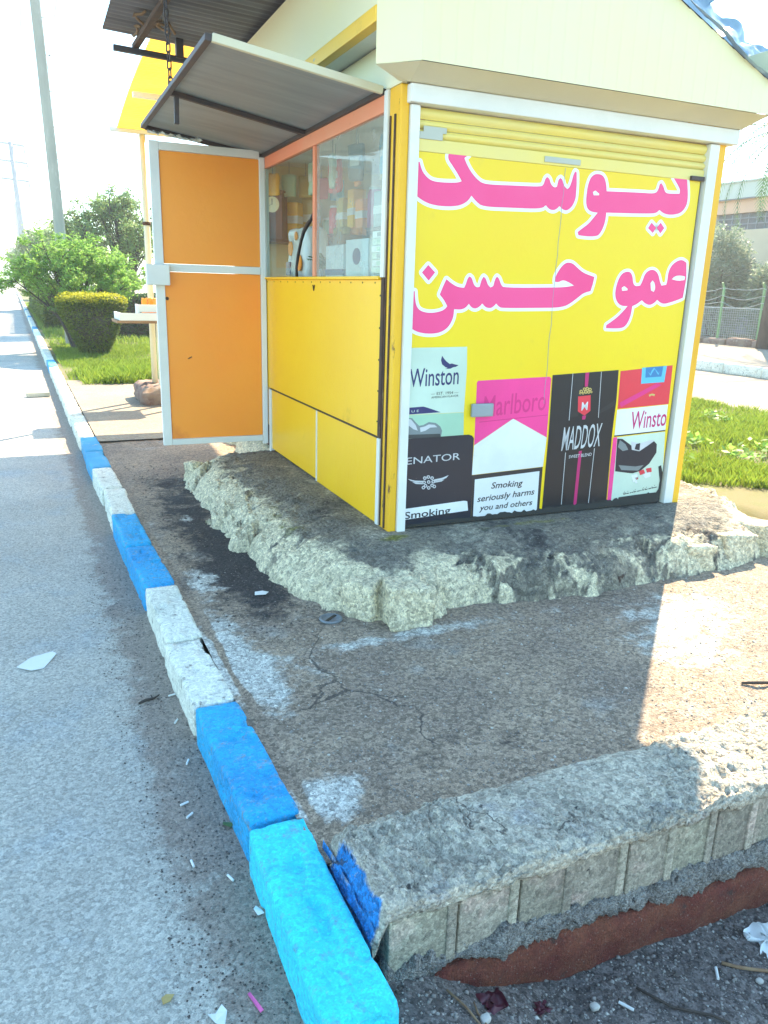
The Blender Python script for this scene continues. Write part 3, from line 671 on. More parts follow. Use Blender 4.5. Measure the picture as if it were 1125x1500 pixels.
LETTERS = [[(0.0899, 1.7975), (0.1075, 1.8003), (0.1168, 1.773), (0.1343, 1.7475), (0.1647, 1.7262), (0.1997, 1.7193), (0.2663, 1.7209), (0.3184, 1.7255), (0.3366, 1.733), (0.3163, 1.7597), (0.2855, 1.7949), (0.2579, 1.8225), (0.2566, 1.8453), (0.2664, 1.8624), (0.308, 1.8661), (0.3757, 1.8639), (0.3663, 1.8515), (0.3452, 1.8367), (0.3578, 1.8132), (0.383, 1.7809), (0.416, 1.7516), (0.4467, 1.7344), (0.4891, 1.7291), (0.6675, 1.7366), (0.7944, 1.7416), (0.8083, 1.7528), (0.8165, 1.7824), (0.827, 1.7897), (0.8408, 1.7828), (0.8531, 1.7561), (0.8753, 1.7431), (0.8901, 1.7482), (0.8961, 1.7829), (0.9078, 1.7912), (0.9213, 1.7833), (0.9322, 1.7557), (0.9553, 1.7424), (0.9681, 1.7509), (0.9787, 1.7794), (0.985, 1.8099), (0.9945, 1.8293), (1.0039, 1.8256), (1.0105, 1.7781), (1.0127, 1.7253), (1.0106, 1.6932), (0.9946, 1.6594), (0.9642, 1.6383), (0.937, 1.6427), (0.9156, 1.6581), (0.9015, 1.6435), (0.879, 1.6345), (0.8532, 1.639), (0.8313, 1.6564), (0.8068, 1.6371), (0.6222, 1.6312), (0.4616, 1.626), (0.4252, 1.6456), (0.3947, 1.6717), (0.3774, 1.646), (0.3334, 1.622), (0.2641, 1.6133), (0.1885, 1.6154), (0.1383, 1.628), (0.0921, 1.6535)],
[(1.1317, 1.8282), (1.1623, 1.8276), (1.1848, 1.8126), (1.1988, 1.7846), (1.2065, 1.7497), (1.3019, 1.7534), (1.429, 1.7585), (1.5266, 1.7598), (1.5484, 1.7748), (1.5568, 1.8112), (1.567, 1.8159), (1.5838, 1.8013), (1.5982, 1.7744), (1.6196, 1.7663), (1.703, 1.7721), (1.7026, 1.7939), (1.6817, 1.8165), (1.6577, 1.8386), (1.6386, 1.8587), (1.7374, 1.8664), (1.7504, 1.8256), (1.7623, 1.7779), (1.7669, 1.7334), (1.7556, 1.7), (1.7259, 1.6735), (1.6822, 1.6627), (1.6375, 1.66), (1.6028, 1.666), (1.5748, 1.6804), (1.5583, 1.6657), (1.5317, 1.6592), (1.4018, 1.6521), (1.2175, 1.6447), (1.2173, 1.607), (1.2069, 1.567), (1.1898, 1.5384), (1.1709, 1.5239), (1.1043, 1.5198), (1.0508, 1.5233), (1.0439, 1.5386), (1.0739, 1.5597), (1.107, 1.5811), (1.1341, 1.61), (1.161, 1.6412), (1.1249, 1.6421), (1.096, 1.6527), (1.0805, 1.6803), (1.0793, 1.7224), (1.0817, 1.7682), (1.0942, 1.8056), (1.1123, 1.8221)],
[(0.087, 1.2158), (0.1071, 1.2163), (0.1116, 1.1712), (0.1232, 1.1383), (0.1495, 1.1202), (0.197, 1.1135), (0.2486, 1.1202), (0.2785, 1.1334), (0.2907, 1.1486), (0.2716, 1.1781), (0.2459, 1.2035), (0.2611, 1.2408), (0.279, 1.2781), (0.3107, 1.257), (0.3467, 1.2416), (0.3822, 1.2396), (0.3916, 1.2593), (0.3988, 1.2855), (0.4096, 1.2955), (0.4235, 1.2885), (0.4364, 1.2568), (0.4535, 1.243), (0.4713, 1.2465), (0.4797, 1.2805), (0.4903, 1.2966), (0.5044, 1.2888), (0.5176, 1.2591), (0.5351, 1.2452), (0.551, 1.2524), (0.5593, 1.2867), (0.5693, 1.2991), (0.5828, 1.2912), (0.5985, 1.2575), (0.618, 1.2458), (0.9286, 1.2556), (0.9919, 1.2587), (1.0523, 1.2684), (1.0197, 1.2837), (0.9776, 1.2961), (0.9488, 1.2816), (0.9283, 1.285), (0.9276, 1.3105), (0.9513, 1.3511), (0.9785, 1.3782), (1.003, 1.3855), (1.0341, 1.3804), (1.0675, 1.3576), (1.1064, 1.3348), (1.1817, 1.317), (1.1759, 1.28), (1.1648, 1.2428), (1.1189, 1.2318), (1.0806, 1.2039), (1.0421, 1.1785), (1.008, 1.1615), (0.9527, 1.1524), (0.8824, 1.1503), (0.6171, 1.1443), (0.5933, 1.1501), (0.5752, 1.1667), (0.5607, 1.1511), (0.5384, 1.1414), (0.5103, 1.1486), (0.4926, 1.1651), (0.4783, 1.1496), (0.4537, 1.1378), (0.4287, 1.1457), (0.4141, 1.1621), (0.3974, 1.1429), (0.3713, 1.1326), (0.3312, 1.1343), (0.3293, 1.0927), (0.3054, 1.0469), (0.2628, 1.02), (0.2021, 1.0114), (0.1327, 1.0193), (0.0892, 1.0415)],
[(1.8264, 1.3546), (1.8158, 1.4143), (1.7863, 1.4285), (1.752, 1.4246), (1.7102, 1.3975), (1.6914, 1.3586), (1.6923, 1.3117), (1.6878, 1.2902), (1.6541, 1.285), (1.6392, 1.3059), (1.621, 1.3478), (1.5893, 1.3678), (1.5557, 1.3666), (1.5254, 1.3446), (1.5145, 1.3064), (1.5016, 1.2808), (1.4689, 1.2757), (1.4498, 1.2919), (1.4427, 1.3252), (1.4248, 1.3496), (1.3969, 1.3528), (1.3658, 1.341), (1.3452, 1.3097), (1.3332, 1.2636), (1.3336, 1.2219), (1.3551, 1.1845), (1.3904, 1.1683), (1.429, 1.1689), (1.4001, 1.1387), (1.3658, 1.1084), (1.3254, 1.0824), (1.295, 1.065), (1.294, 1.048), (1.3468, 1.0466), (1.4129, 1.0488), (1.4427, 1.0749), (1.4588, 1.1181), (1.4624, 1.1695), (1.4942, 1.1812), (1.5248, 1.2023), (1.55, 1.1857), (1.5856, 1.176), (1.6178, 1.1896), (1.6357, 1.2072), (1.6576, 1.1929), (1.6879, 1.1848), (1.733, 1.1944), (1.7891, 1.2103), (1.8226, 1.2224), (1.8272, 1.2767), (1.831, 1.3288)],
[(1.5105, 1.5835), (1.5302, 1.613), (1.5663, 1.5882), (1.5475, 1.5594)],
[(1.5708, 1.5884), (1.5941, 1.6167), (1.6244, 1.5897), (1.6012, 1.5597)],
[(0.1426, 1.305), (0.1754, 1.3415), (0.2146, 1.3075), (0.1808, 1.2679)]]
HOLES = [[(1.1178, 1.7388), (1.1319, 1.7475), (1.1592, 1.7341), (1.1582, 1.7263), (1.1247, 1.724)], [(1.7232, 1.3212), (1.7434, 1.339), (1.7834, 1.3446), (1.8197, 1.3388), (1.8172, 1.3198), (1.7711, 1.3141)], [(1.5725, 1.2954), (1.5848, 1.3111), (1.603, 1.2963), (1.6112, 1.2667), (1.6026, 1.2494), (1.5819, 1.2574)], [(1.3734, 1.2647), (1.3894, 1.2752), (1.4156, 1.2616), (1.4146, 1.2532), (1.3788, 1.2498)]]
PRINTS = [('mint', 'mint', 0, [(0.0814, 0.9436), (0.4188, 0.9489), (0.4248, 0.8339), (0.421, 0.6102), (0.0871, 0.6078)]),
('mint', 'green', 0, [(0.0872, 0.6064), (0.4211, 0.6087), (0.4283, 0.4593), (0.0844, 0.4767)]),
('mint', 'navy', 1, [(0.2755, 0.9047), (0.2703, 0.8817), (0.2779, 0.8605), (0.2988, 0.8462), (0.3112, 0.8425), (0.2977, 0.837), (0.3276, 0.8387), (0.3435, 0.8456), (0.3597, 0.8476), (0.3739, 0.8559), (0.3466, 0.8612), (0.3342, 0.8648), (0.3222, 0.8622), (0.3037, 0.8743), (0.2884, 0.8885)]),
('mint', 'navy', 1, [(0.0856, 0.6442), (0.1805, 0.6482), (0.2049, 0.6417), (0.2832, 0.6151), (0.2063, 0.6128), (0.087, 0.6092)]),
('mint', 'grey', 1, [(0.0877, 0.592), (0.1194, 0.5908), (0.1402, 0.5684), (0.1611, 0.5494), (0.185, 0.552), (0.2166, 0.5667), (0.2576, 0.5599), (0.2848, 0.5404), (0.2968, 0.5178), (0.2905, 0.4811), (0.092, 0.485)]),
('mint', 'silver', 2, [(0.0958, 0.5881), (0.1133, 0.5839), (0.1409, 0.5539), (0.1542, 0.5243), (0.1298, 0.5326), (0.0971, 0.5557)]),
('mint', 'silver', 2, [(0.1655, 0.5398), (0.1935, 0.5444), (0.2172, 0.5543), (0.2499, 0.5507), (0.2669, 0.5375), (0.2262, 0.5371), (0.1985, 0.5222), (0.1706, 0.5162)]),
('mint', 'dark', 2, [(0.0912, 0.5054), (0.2853, 0.5021), (0.2905, 0.4811), (0.092, 0.485)]),
('senator', 'midnight', 2, [(0.0881, 0.4837), (0.4577, 0.4894), (0.4796, 0.4824), (0.4909, 0.4675), (0.4921, 0.3492), (0.4927, 0.2641), (0.5061, 0.0676), (0.0938, 0.0718)]),
('senator', 'silver', 3, [(0.107, 0.2713), (0.1497, 0.2592), (0.199, 0.2542), (0.1953, 0.2453), (0.1542, 0.2499), (0.1253, 0.2595)]),
('senator', 'silver', 3, [(0.3497, 0.2755), (0.3108, 0.2629), (0.2609, 0.2573), (0.2673, 0.2477), (0.3114, 0.2522), (0.3362, 0.2611)]),
('senator', 'silver', 3, [(0.1337, 0.2529), (0.1955, 0.2423), (0.1958, 0.2362), (0.1546, 0.2408)]),
('senator', 'silver', 3, [(0.324, 0.2528), (0.264, 0.2456), (0.266, 0.2394), (0.3077, 0.2432)]),
('senator', 'silver', 3, [(0.2173, 0.268), (0.2145, 0.2612), (0.2071, 0.2589), (0.1993, 0.2623), (0.1959, 0.2695), (0.1986, 0.2763), (0.2061, 0.2787), (0.2138, 0.2752)]),
('senator', 'midnight', 4, [(0.2115, 0.2684), (0.2092, 0.2646), (0.2043, 0.265), (0.2016, 0.2692), (0.204, 0.2729), (0.2089, 0.2725)]),
('senator', 'silver', 3, [(0.2378, 0.2726), (0.2349, 0.2659), (0.2275, 0.2635), (0.2197, 0.2669), (0.2162, 0.2741), (0.219, 0.2809), (0.2265, 0.2833), (0.2342, 0.2799)]),
('senator', 'midnight', 4, [(0.2319, 0.2731), (0.2296, 0.2693), (0.2247, 0.2696), (0.222, 0.2738), (0.2243, 0.2776), (0.2293, 0.2771)]),
('senator', 'silver', 3, [(0.2606, 0.265), (0.2577, 0.2582), (0.2502, 0.2558), (0.2424, 0.2592), (0.2389, 0.2665), (0.2417, 0.2733), (0.2492, 0.2756), (0.257, 0.2722)]),
('senator', 'midnight', 4, [(0.2547, 0.2654), (0.2524, 0.2616), (0.2474, 0.2619), (0.2447, 0.2661), (0.2471, 0.2699), (0.2521, 0.2695)]),
('senator', 'silver', 3, [(0.2143, 0.2455), (0.2115, 0.2387), (0.204, 0.2363), (0.1963, 0.2398), (0.1928, 0.247), (0.1956, 0.2538), (0.203, 0.2561), (0.2108, 0.2527)]),
('senator', 'midnight', 4, [(0.2085, 0.2459), (0.2062, 0.2421), (0.2012, 0.2425), (0.1986, 0.2466), (0.2009, 0.2504), (0.2059, 0.25)]),
('senator', 'silver', 3, [(0.2683, 0.2446), (0.2655, 0.2378), (0.2579, 0.2354), (0.2501, 0.2389), (0.2465, 0.2461), (0.2494, 0.2529), (0.2569, 0.2553), (0.2647, 0.2519)]),
('senator', 'midnight', 4, [(0.2624, 0.245), (0.2601, 0.2412), (0.2551, 0.2416), (0.2524, 0.2458), (0.2547, 0.2495), (0.2598, 0.2491)]),
('senator', 'silver', 3, [(0.2235, 0.2257), (0.2207, 0.2189), (0.2132, 0.2166), (0.2054, 0.2201), (0.2019, 0.2273), (0.2048, 0.2341), (0.2122, 0.2365), (0.22, 0.233)]),
('senator', 'midnight', 4, [(0.2177, 0.2262), (0.2154, 0.2224), (0.2104, 0.2228), (0.2077, 0.227), (0.2101, 0.2307), (0.2151, 0.2303)]),
('senator', 'silver', 3, [(0.2626, 0.2251), (0.2598, 0.2183), (0.2522, 0.2159), (0.2444, 0.2194), (0.2409, 0.2267), (0.2437, 0.2335), (0.2512, 0.2359), (0.259, 0.2324)]),
('senator', 'midnight', 4, [(0.2567, 0.2255), (0.2544, 0.2217), (0.2494, 0.2221), (0.2467, 0.2263), (0.2491, 0.2301), (0.2541, 0.2297)]),
('senator', 'silver', 3, [(0.2432, 0.2128), (0.2404, 0.206), (0.2329, 0.2036), (0.2251, 0.2071), (0.2216, 0.2144), (0.2244, 0.2212), (0.2319, 0.2236), (0.2397, 0.2201)]),
('senator', 'midnight', 4, [(0.2374, 0.2132), (0.2351, 0.2094), (0.2301, 0.2098), (0.2274, 0.214), (0.2297, 0.2178), (0.2348, 0.2174)]),
('senator', 'silver', 3, [(0.2115, 0.2167), (0.2087, 0.2099), (0.2012, 0.2076), (0.1935, 0.2111), (0.19, 0.2183), (0.1928, 0.2251), (0.2003, 0.2275), (0.208, 0.224)]),
('senator', 'midnight', 4, [(0.2057, 0.2172), (0.2034, 0.2134), (0.1984, 0.2138), (0.1958, 0.218), (0.1981, 0.2217), (0.2031, 0.2213)]),
('senator', 'silver', 3, [(0.2763, 0.2179), (0.2735, 0.2111), (0.266, 0.2087), (0.2581, 0.2123), (0.2546, 0.2196), (0.2574, 0.2264), (0.2649, 0.2288), (0.2728, 0.2253)]),
('senator', 'midnight', 4, [(0.2705, 0.2184), (0.2681, 0.2146), (0.2631, 0.215), (0.2604, 0.2192), (0.2628, 0.223), (0.2678, 0.2225)]),
('senator', 'silver', 3, [(0.2416, 0.245), (0.2388, 0.2382), (0.2313, 0.2358), (0.2235, 0.2393), (0.22, 0.2465), (0.2228, 0.2533), (0.2303, 0.2557), (0.2381, 0.2523)]),
('senator', 'midnight', 4, [(0.2358, 0.2454), (0.2335, 0.2416), (0.2285, 0.242), (0.2258, 0.2462), (0.2282, 0.2499), (0.2332, 0.2495)]),
('senator', 'paper', 3, [(0.0924, 0.1088), (0.4516, 0.1246), (0.4728, 0.1205), (0.4816, 0.0666), (0.0947, 0.0486)]),
('rose', 'pink', 0, [(0.4897, 0.7642), (0.4975, 0.7735), (0.945, 0.7868), (0.958, 0.7775), (0.9616, 0.4497), (0.731, 0.5648), (0.4961, 0.4293)]),
('rose', 'paper', 0, [(0.4962, 0.4277), (0.7312, 0.5633), (0.9617, 0.4482), (0.9533, 0.2824), (0.4926, 0.2656)]),
('rose', 'char', 0, [(0.4927, 0.2641), (0.9525, 0.2808), (0.9537, 0.0613), (0.5083, 0.0618)]),
('rose', 'paper', 1, [(0.5136, 0.2392), (0.9322, 0.2579), (0.9374, 0.0626), (0.5168, 0.0666)]),
('rose', 'pinkd', 1, [(0.519, 0.5559), (0.953, 0.578), (0.9534, 0.5741), (0.5193, 0.5513)]),
('black', 'black', 1, [(0.9647, 0.795), (1.4163, 0.8166), (1.4239, 0.64), (1.4193, 0.4531), (1.4337, 0.0819), (0.9716, 0.0674), (0.9725, 0.4739)]),
('black', 'char', 2, [(1.1058, 0.8003), (1.1816, 0.803), (1.1627, 0.5609), (1.1057, 0.5552)]),
('black', 'char', 2, [(1.3061, 0.5876), (1.4178, 0.6482), (1.4127, 0.6121), (1.2993, 0.5638)]),
('black', 'silver', 3, [(1.097, 0.8027), (1.1008, 0.8027), (1.1046, 0.5394), (1.1008, 0.5395)]),
('black', 'silver', 3, [(1.292, 0.809), (1.2959, 0.809), (1.3084, 0.5473), (1.3044, 0.5475)]),
('black', 'silver', 3, [(1.0977, 0.3555), (1.1015, 0.3553), (1.1067, 0.0745), (1.1027, 0.0748)]),
('black', 'silver', 3, [(1.2994, 0.3687), (1.3035, 0.3685), (1.3006, 0.0797), (1.2965, 0.0801)]),
('black', 'plum', 3, [(1.1832, 0.8052), (1.2098, 0.8072), (1.21, 0.7287), (1.189, 0.7268)]),
('black', 'gold', 3, [(1.1797, 0.7005), (1.1759, 0.6927), (1.1655, 0.691), (1.1564, 0.6968), (1.1554, 0.7056), (1.1633, 0.7109), (1.1741, 0.7085)]),
('black', 'black', 4, [(1.1728, 0.7007), (1.1694, 0.6965), (1.163, 0.6982), (1.1622, 0.7036), (1.1682, 0.7052)]),
('black', 'gold', 3, [(1.1993, 0.7133), (1.1958, 0.7061), (1.1862, 0.7045), (1.1777, 0.7099), (1.1768, 0.718), (1.1841, 0.7229), (1.1942, 0.7207)]),
('black', 'black', 4, [(1.1929, 0.7135), (1.1898, 0.7096), (1.1838, 0.7112), (1.1831, 0.7161), (1.1887, 0.7176)]),
('black', 'gold', 3, [(1.2182, 0.7168), (1.2147, 0.7095), (1.2051, 0.708), (1.1966, 0.7133), (1.1956, 0.7215), (1.203, 0.7263), (1.2131, 0.7242)]),
('black', 'black', 4, [(1.2118, 0.717), (1.2087, 0.713), (1.2027, 0.7146), (1.202, 0.7196), (1.2076, 0.7211)]),
('black', 'gold', 3, [(1.2394, 0.71), (1.2356, 0.7021), (1.2251, 0.7005), (1.2159, 0.7063), (1.2149, 0.7151), (1.2229, 0.7204), (1.2338, 0.718)]),
('black', 'black', 4, [(1.2325, 0.7102), (1.2291, 0.7059), (1.2226, 0.7077), (1.2218, 0.7131), (1.2278, 0.7147)]),
('black', 'gold', 3, [(1.2129, 0.6974), (1.2088, 0.6889), (1.1975, 0.6871), (1.1876, 0.6933), (1.1866, 0.7029), (1.1951, 0.7085), (1.2069, 0.706)]),
('black', 'black', 4, [(1.2054, 0.6976), (1.2018, 0.693), (1.1948, 0.6949), (1.194, 0.7007), (1.2005, 0.7024)]),
('black', 'gold', 3, [(1.2305, 0.6961), (1.227, 0.6888), (1.2173, 0.6873), (1.2088, 0.6927), (1.2078, 0.7009), (1.2152, 0.7057), (1.2253, 0.7035)]),
('black', 'black', 4, [(1.2241, 0.6963), (1.221, 0.6924), (1.2149, 0.694), (1.2142, 0.699), (1.2198, 0.7005)]),
('black', 'gold', 3, [(1.1896, 0.6901), (1.187, 0.6847), (1.1798, 0.6835), (1.1734, 0.6875), (1.1727, 0.6937), (1.1782, 0.6973), (1.1858, 0.6957)]),
('black', 'black', 4, [(1.1848, 0.6902), (1.1825, 0.6873), (1.178, 0.6885), (1.1775, 0.6922), (1.1817, 0.6934)]),
('black', 'gold', 3, [(1.1693, 0.6906), (1.167, 0.6858), (1.1606, 0.6848), (1.155, 0.6884), (1.1544, 0.6938), (1.1593, 0.697), (1.1659, 0.6956)]),
('black', 'black', 4, [(1.1651, 0.6908), (1.163, 0.6881), (1.1591, 0.6892), (1.1586, 0.6925), (1.1623, 0.6935)]),
('black', 'gold', 3, [(1.2461, 0.6957), (1.2438, 0.6909), (1.2373, 0.6898), (1.2316, 0.6934), (1.2309, 0.6989), (1.2359, 0.7021), (1.2426, 0.7007)]),
('black', 'black', 4, [(1.2418, 0.6959), (1.2397, 0.6932), (1.2357, 0.6943), (1.2352, 0.6976), (1.2389, 0.6986)]),
('black', 'red', 3, [(1.1494, 0.6732), (1.2356, 0.6787), (1.2448, 0.5897), (1.2061, 0.5632), (1.1575, 0.5888)]),
('black', 'plum', 3, [(1.1916, 0.5622), (1.2187, 0.5636), (1.2136, 0.5414), (1.1923, 0.5407)]),
('black', 'plum', 3, [(1.1918, 0.3583), (1.2131, 0.3603), (1.2117, 0.0827), (1.1897, 0.0828)]),
('redp', 'red', 0, [(1.4312, 0.8101), (1.8135, 0.8387), (1.82, 0.6098), (1.4396, 0.5927)]),
('redp', 'pinkd', 1, [(1.4459, 0.6272), (1.7134, 0.7379), (1.7473, 0.7249), (1.4647, 0.6023)]),
('redp', 'cyan', 1, [(1.5849, 0.827), (1.7693, 0.836), (1.7638, 0.7409), (1.5907, 0.7348)]),
('redp', 'blue', 2, [(1.6115, 0.8283), (1.742, 0.8347), (1.7361, 0.7741), (1.6164, 0.7697)]),
('redp', 'cyan', 3, [(1.6297, 0.804), (1.6544, 0.7795), (1.662, 0.7971), (1.6793, 0.8194), (1.699, 0.7949), (1.7115, 0.7826), (1.7208, 0.8091), (1.7129, 0.7931), (1.6911, 0.8112), (1.6731, 0.8259), (1.6579, 0.81), (1.6507, 0.7892)]),
('redp', 'gold', 1, [(1.6591, 0.6698), (1.6814, 0.675), (1.7052, 0.671), (1.7028, 0.6596), (1.6808, 0.6651), (1.6652, 0.6574)]),
('redp', 'paper', 0, [(1.4383, 0.5878), (1.8151, 0.6066), (1.8198, 0.4489), (1.4394, 0.4332)]),
('redp', 'char', 1, [(1.4368, 0.4374), (1.819, 0.4532), (1.8202, 0.4463), (1.4378, 0.43)]),
('redp', 'mint', 0, [(1.4549, 0.425), (1.8208, 0.4429), (1.8637, 0.0833), (1.4574, 0.0757)]),
('redp', 'pink', 1, [(1.4312, 0.4262), (1.4597, 0.4272), (1.4652, 0.2841), (1.4674, 0.0792), (1.4397, 0.0762), (1.4313, 0.2525)]),
('redp', 'midnight', 1, [(1.462, 0.418), (1.5017, 0.4136), (1.5586, 0.3797), (1.6285, 0.3337), (1.6985, 0.3639), (1.7366, 0.3942), (1.7677, 0.3687), (1.7728, 0.317), (1.727, 0.2507), (1.6684, 0.2113), (1.6063, 0.1983), (1.473, 0.2201)]),
('redp', 'silver', 2, [(1.5666, 0.3961), (1.5993, 0.3877), (1.632, 0.3809), (1.6629, 0.3869), (1.7147, 0.397), (1.7478, 0.3919), (1.6985, 0.3639), (1.6392, 0.3331), (1.5794, 0.3449)]),
('redp', 'midnight', 3, [(1.6062, 0.3772), (1.6371, 0.3824), (1.6386, 0.3374), (1.6001, 0.3472)]),
('redp', 'grey', 2, [(1.4818, 0.4087), (1.5271, 0.3814), (1.553, 0.3464), (1.5122, 0.3403), (1.4721, 0.3676)]),
('redp', 'grey', 2, [(1.4928, 0.257), (1.6213, 0.2403), (1.6848, 0.2448), (1.6468, 0.2128), (1.518, 0.2256)]),
('redp', 'paper', 2, [(1.5997, 0.1858), (1.6386, 0.1961), (1.6555, 0.1689), (1.6201, 0.1411)]),
('redp', 'red', 2, [(1.6317, 0.1706), (1.6545, 0.1759), (1.6547, 0.1603), (1.6391, 0.1571)]),
('redp', 'red', 2, [(1.6528, 0.2081), (1.6888, 0.2186), (1.7059, 0.1915), (1.6673, 0.1837)]),
('redp', 'paper', 2, [(1.682, 0.1931), (1.74, 0.2022), (1.7504, 0.171), (1.7107, 0.1607)]),
('redp', 'red', 2, [(1.7045, 0.2219), (1.7473, 0.2252), (1.7547, 0.1986), (1.7195, 0.1949)]),
('redp', 'paper', 2, [(1.6296, 0.1491), (1.6471, 0.1539), (1.6541, 0.136), (1.6394, 0.1336)]),
('redp', 'char', 2, [(1.5553, 0.0748), (1.5655, 0.0759), (1.5661, 0.0714), (1.556, 0.0695)]),
('redp', 'char', 2, [(1.5542, 0.0827), (1.5584, 0.0824), (1.561, 0.0717), (1.5567, 0.0721)]),
('redp', 'char', 2, [(1.5584, 0.0893), (1.5627, 0.089), (1.5633, 0.0846), (1.559, 0.0849)]),
('redp', 'char', 2, [(1.5655, 0.0759), (1.5733, 0.0767), (1.5739, 0.0723), (1.5663, 0.0706)]),
('redp', 'char', 2, [(1.5644, 0.0838), (1.5687, 0.0834), (1.5713, 0.0728), (1.567, 0.0731)]),
('redp', 'char', 2, [(1.5764, 0.077), (1.5962, 0.079), (1.5968, 0.0746), (1.5772, 0.0717)]),
('redp', 'char', 2, [(1.5844, 0.0912), (1.5887, 0.0908), (1.5893, 0.0864), (1.585, 0.0868)]),
('redp', 'char', 2, [(1.6035, 0.0798), (1.6159, 0.0811), (1.6166, 0.0767), (1.6043, 0.0745)]),
('redp', 'char', 2, [(1.6191, 0.0814), (1.629, 0.0824), (1.6297, 0.078), (1.6199, 0.0761)]),
('redp', 'char', 2, [(1.6322, 0.0828), (1.6521, 0.0848), (1.6528, 0.0804), (1.633, 0.0775)]),
('redp', 'char', 2, [(1.631, 0.0907), (1.6354, 0.0904), (1.638, 0.0797), (1.6337, 0.08)]),
('redp', 'char', 2, [(1.6402, 0.097), (1.6445, 0.0967), (1.6452, 0.0923), (1.6408, 0.0926)]),
('redp', 'char', 2, [(1.6595, 0.0856), (1.6806, 0.0878), (1.6813, 0.0834), (1.6603, 0.0803)]),
('redp', 'char', 2, [(1.6838, 0.0881), (1.6917, 0.089), (1.6924, 0.0845), (1.6847, 0.0828)]),
('redp', 'char', 2, [(1.6992, 0.0897), (1.7099, 0.0908), (1.7105, 0.0864), (1.7, 0.0844)]),
('redp', 'char', 2, [(1.698, 0.0977), (1.7023, 0.0974), (1.7051, 0.0866), (1.7007, 0.087)]),
('redp', 'char', 2, [(1.7023, 0.1044), (1.7067, 0.1041), (1.7074, 0.0996), (1.703, 0.1)]),
('redp', 'char', 2, [(1.7173, 0.0916), (1.7382, 0.0938), (1.7389, 0.0893), (1.7182, 0.0863)]),
('redp', 'char', 2, [(1.7161, 0.0996), (1.7205, 0.0993), (1.7233, 0.0885), (1.7189, 0.0889)]),
('redp', 'char', 2, [(1.7257, 0.1059), (1.7301, 0.1056), (1.7308, 0.1011), (1.7264, 0.1015)]),
('redp', 'char', 2, [(1.7457, 0.0946), (1.7674, 0.0968), (1.7681, 0.0923), (1.7466, 0.0892)]),
('redp', 'char', 2, [(1.7706, 0.0971), (1.7844, 0.0986), (1.7851, 0.0941), (1.7715, 0.0918)]),
('redp', 'char', 2, [(1.7694, 0.1052), (1.7738, 0.1048), (1.7766, 0.094), (1.7722, 0.0944)]),
('redp', 'char', 2, [(1.7844, 0.0986), (1.7962, 0.0998), (1.7969, 0.0953), (1.7853, 0.0932)]),
('redp', 'char', 2, [(1.7881, 0.1133), (1.7925, 0.113), (1.7932, 0.1085), (1.7888, 0.1088)]),
('redp', 'char', 2, [(1.7962, 0.0998), (1.8108, 0.1013), (1.8115, 0.0968), (1.7971, 0.0944)]),
('grimep', 'grime', 3, [(1.8013, 0.2286), (1.822, 0.236), (1.8419, 0.1822), (1.848, 0.1111), (1.8712, 0.038), (1.8723, -0.0025), (1.8094, 0.0073), (1.8133, 0.0516), (1.8243, 0.0863), (1.8268, 0.1392)]),
('grimep', 'grime', 5, [(1.5207, 0.0576), (1.6694, 0.0631), (1.8, 0.066), (1.8697, 0.0471), (1.8676, -0.0084), (1.5062, 0.0108)])]
TEXTS = [('Winston', 'navy', 1, 'mint', (0.097, 0.7491), (0.3791, 0.7593), 0.0921, 0.006, 0), ('— EST. 1954 —', 'char', 1, 'mint', (0.2218, 0.705), (0.3822, 0.7094), 0.0143, 0, 0), ('AMERICAN FLAVOR', 'char', 1, 'mint', (0.2243, 0.6877), (0.3832, 0.6934), 0.0108, 0, 0), ('U E', 'mint', 2, 'mint', (0.1142, 0.6197), (0.1562, 0.6218), 0.0114, 0, 0), ('ENATOR', 'silver', 3, 'senator', (0.0959, 0.3482), (0.4127, 0.3571), 0.037, 0, 0), ('Smoking', 'char', 4, 'senator', (0.0962, 0.0523), (0.3708, 0.0606), 0.0386, 0.012, 0), ('Marlboro', 'pinkd', 1, 'rose', (0.5413, 0.5805), (0.9362, 0.6057), 0.1117, 0.004, 0), ('Smoking', 'char', 2, 'rose', (0.6197, 0.1793), (0.8263, 0.1813), 0.0351, 0.012, 0.2), ('seriously harms', 'char', 2, 'rose', (0.5359, 0.1097), (0.9095, 0.1243), 0.0351, 0.012, 0.2), ('you and others', 'char', 2, 'rose', (0.5528, 0.0586), (0.9013, 0.0624), 0.0323, 0.012, 0.2), ('MADDOX', 'silver', 3, 'black', (1.0675, 0.3669), (1.3409, 0.3813), 0.1366, 0.003, 0.15), ('SWEET BLEND', 'silver', 3, 'black', (1.125, 0.3197), (1.2848, 0.3267), 0.0181, 0.006, 0), ('M', 'paper', 4, 'black', (1.1801, 0.5936), (1.2216, 0.5953), 0.0475, 0.004, 0), ('Winsto', 'plum', 1, 'redp', (1.5488, 0.4678), (1.8176, 0.4813), 0.1061, 0.006, 0)]
# ---------------------------------------------------------------- the kiosk
KO = Vector((1.68, 3.515, .36)); KR = -0.0196111
kiosk = empty('kiosk', KO, KR)
tag(kiosk, 'yellow sheet metal kiosk with a painted front shutter, propped awning and open orange door', 'kiosk')
def part(mb, name, mat, parent=kiosk, bevel=0, smooth=False): return mb.build(name, mat, parent, smooth, bevel)
def bx(name, mat, a, b, parent=kiosk, bevel=.003):
    mb = MB(); mb.box(*a, *b); return part(mb, name, mat, parent, bevel)
D_ = 3.35   # depth
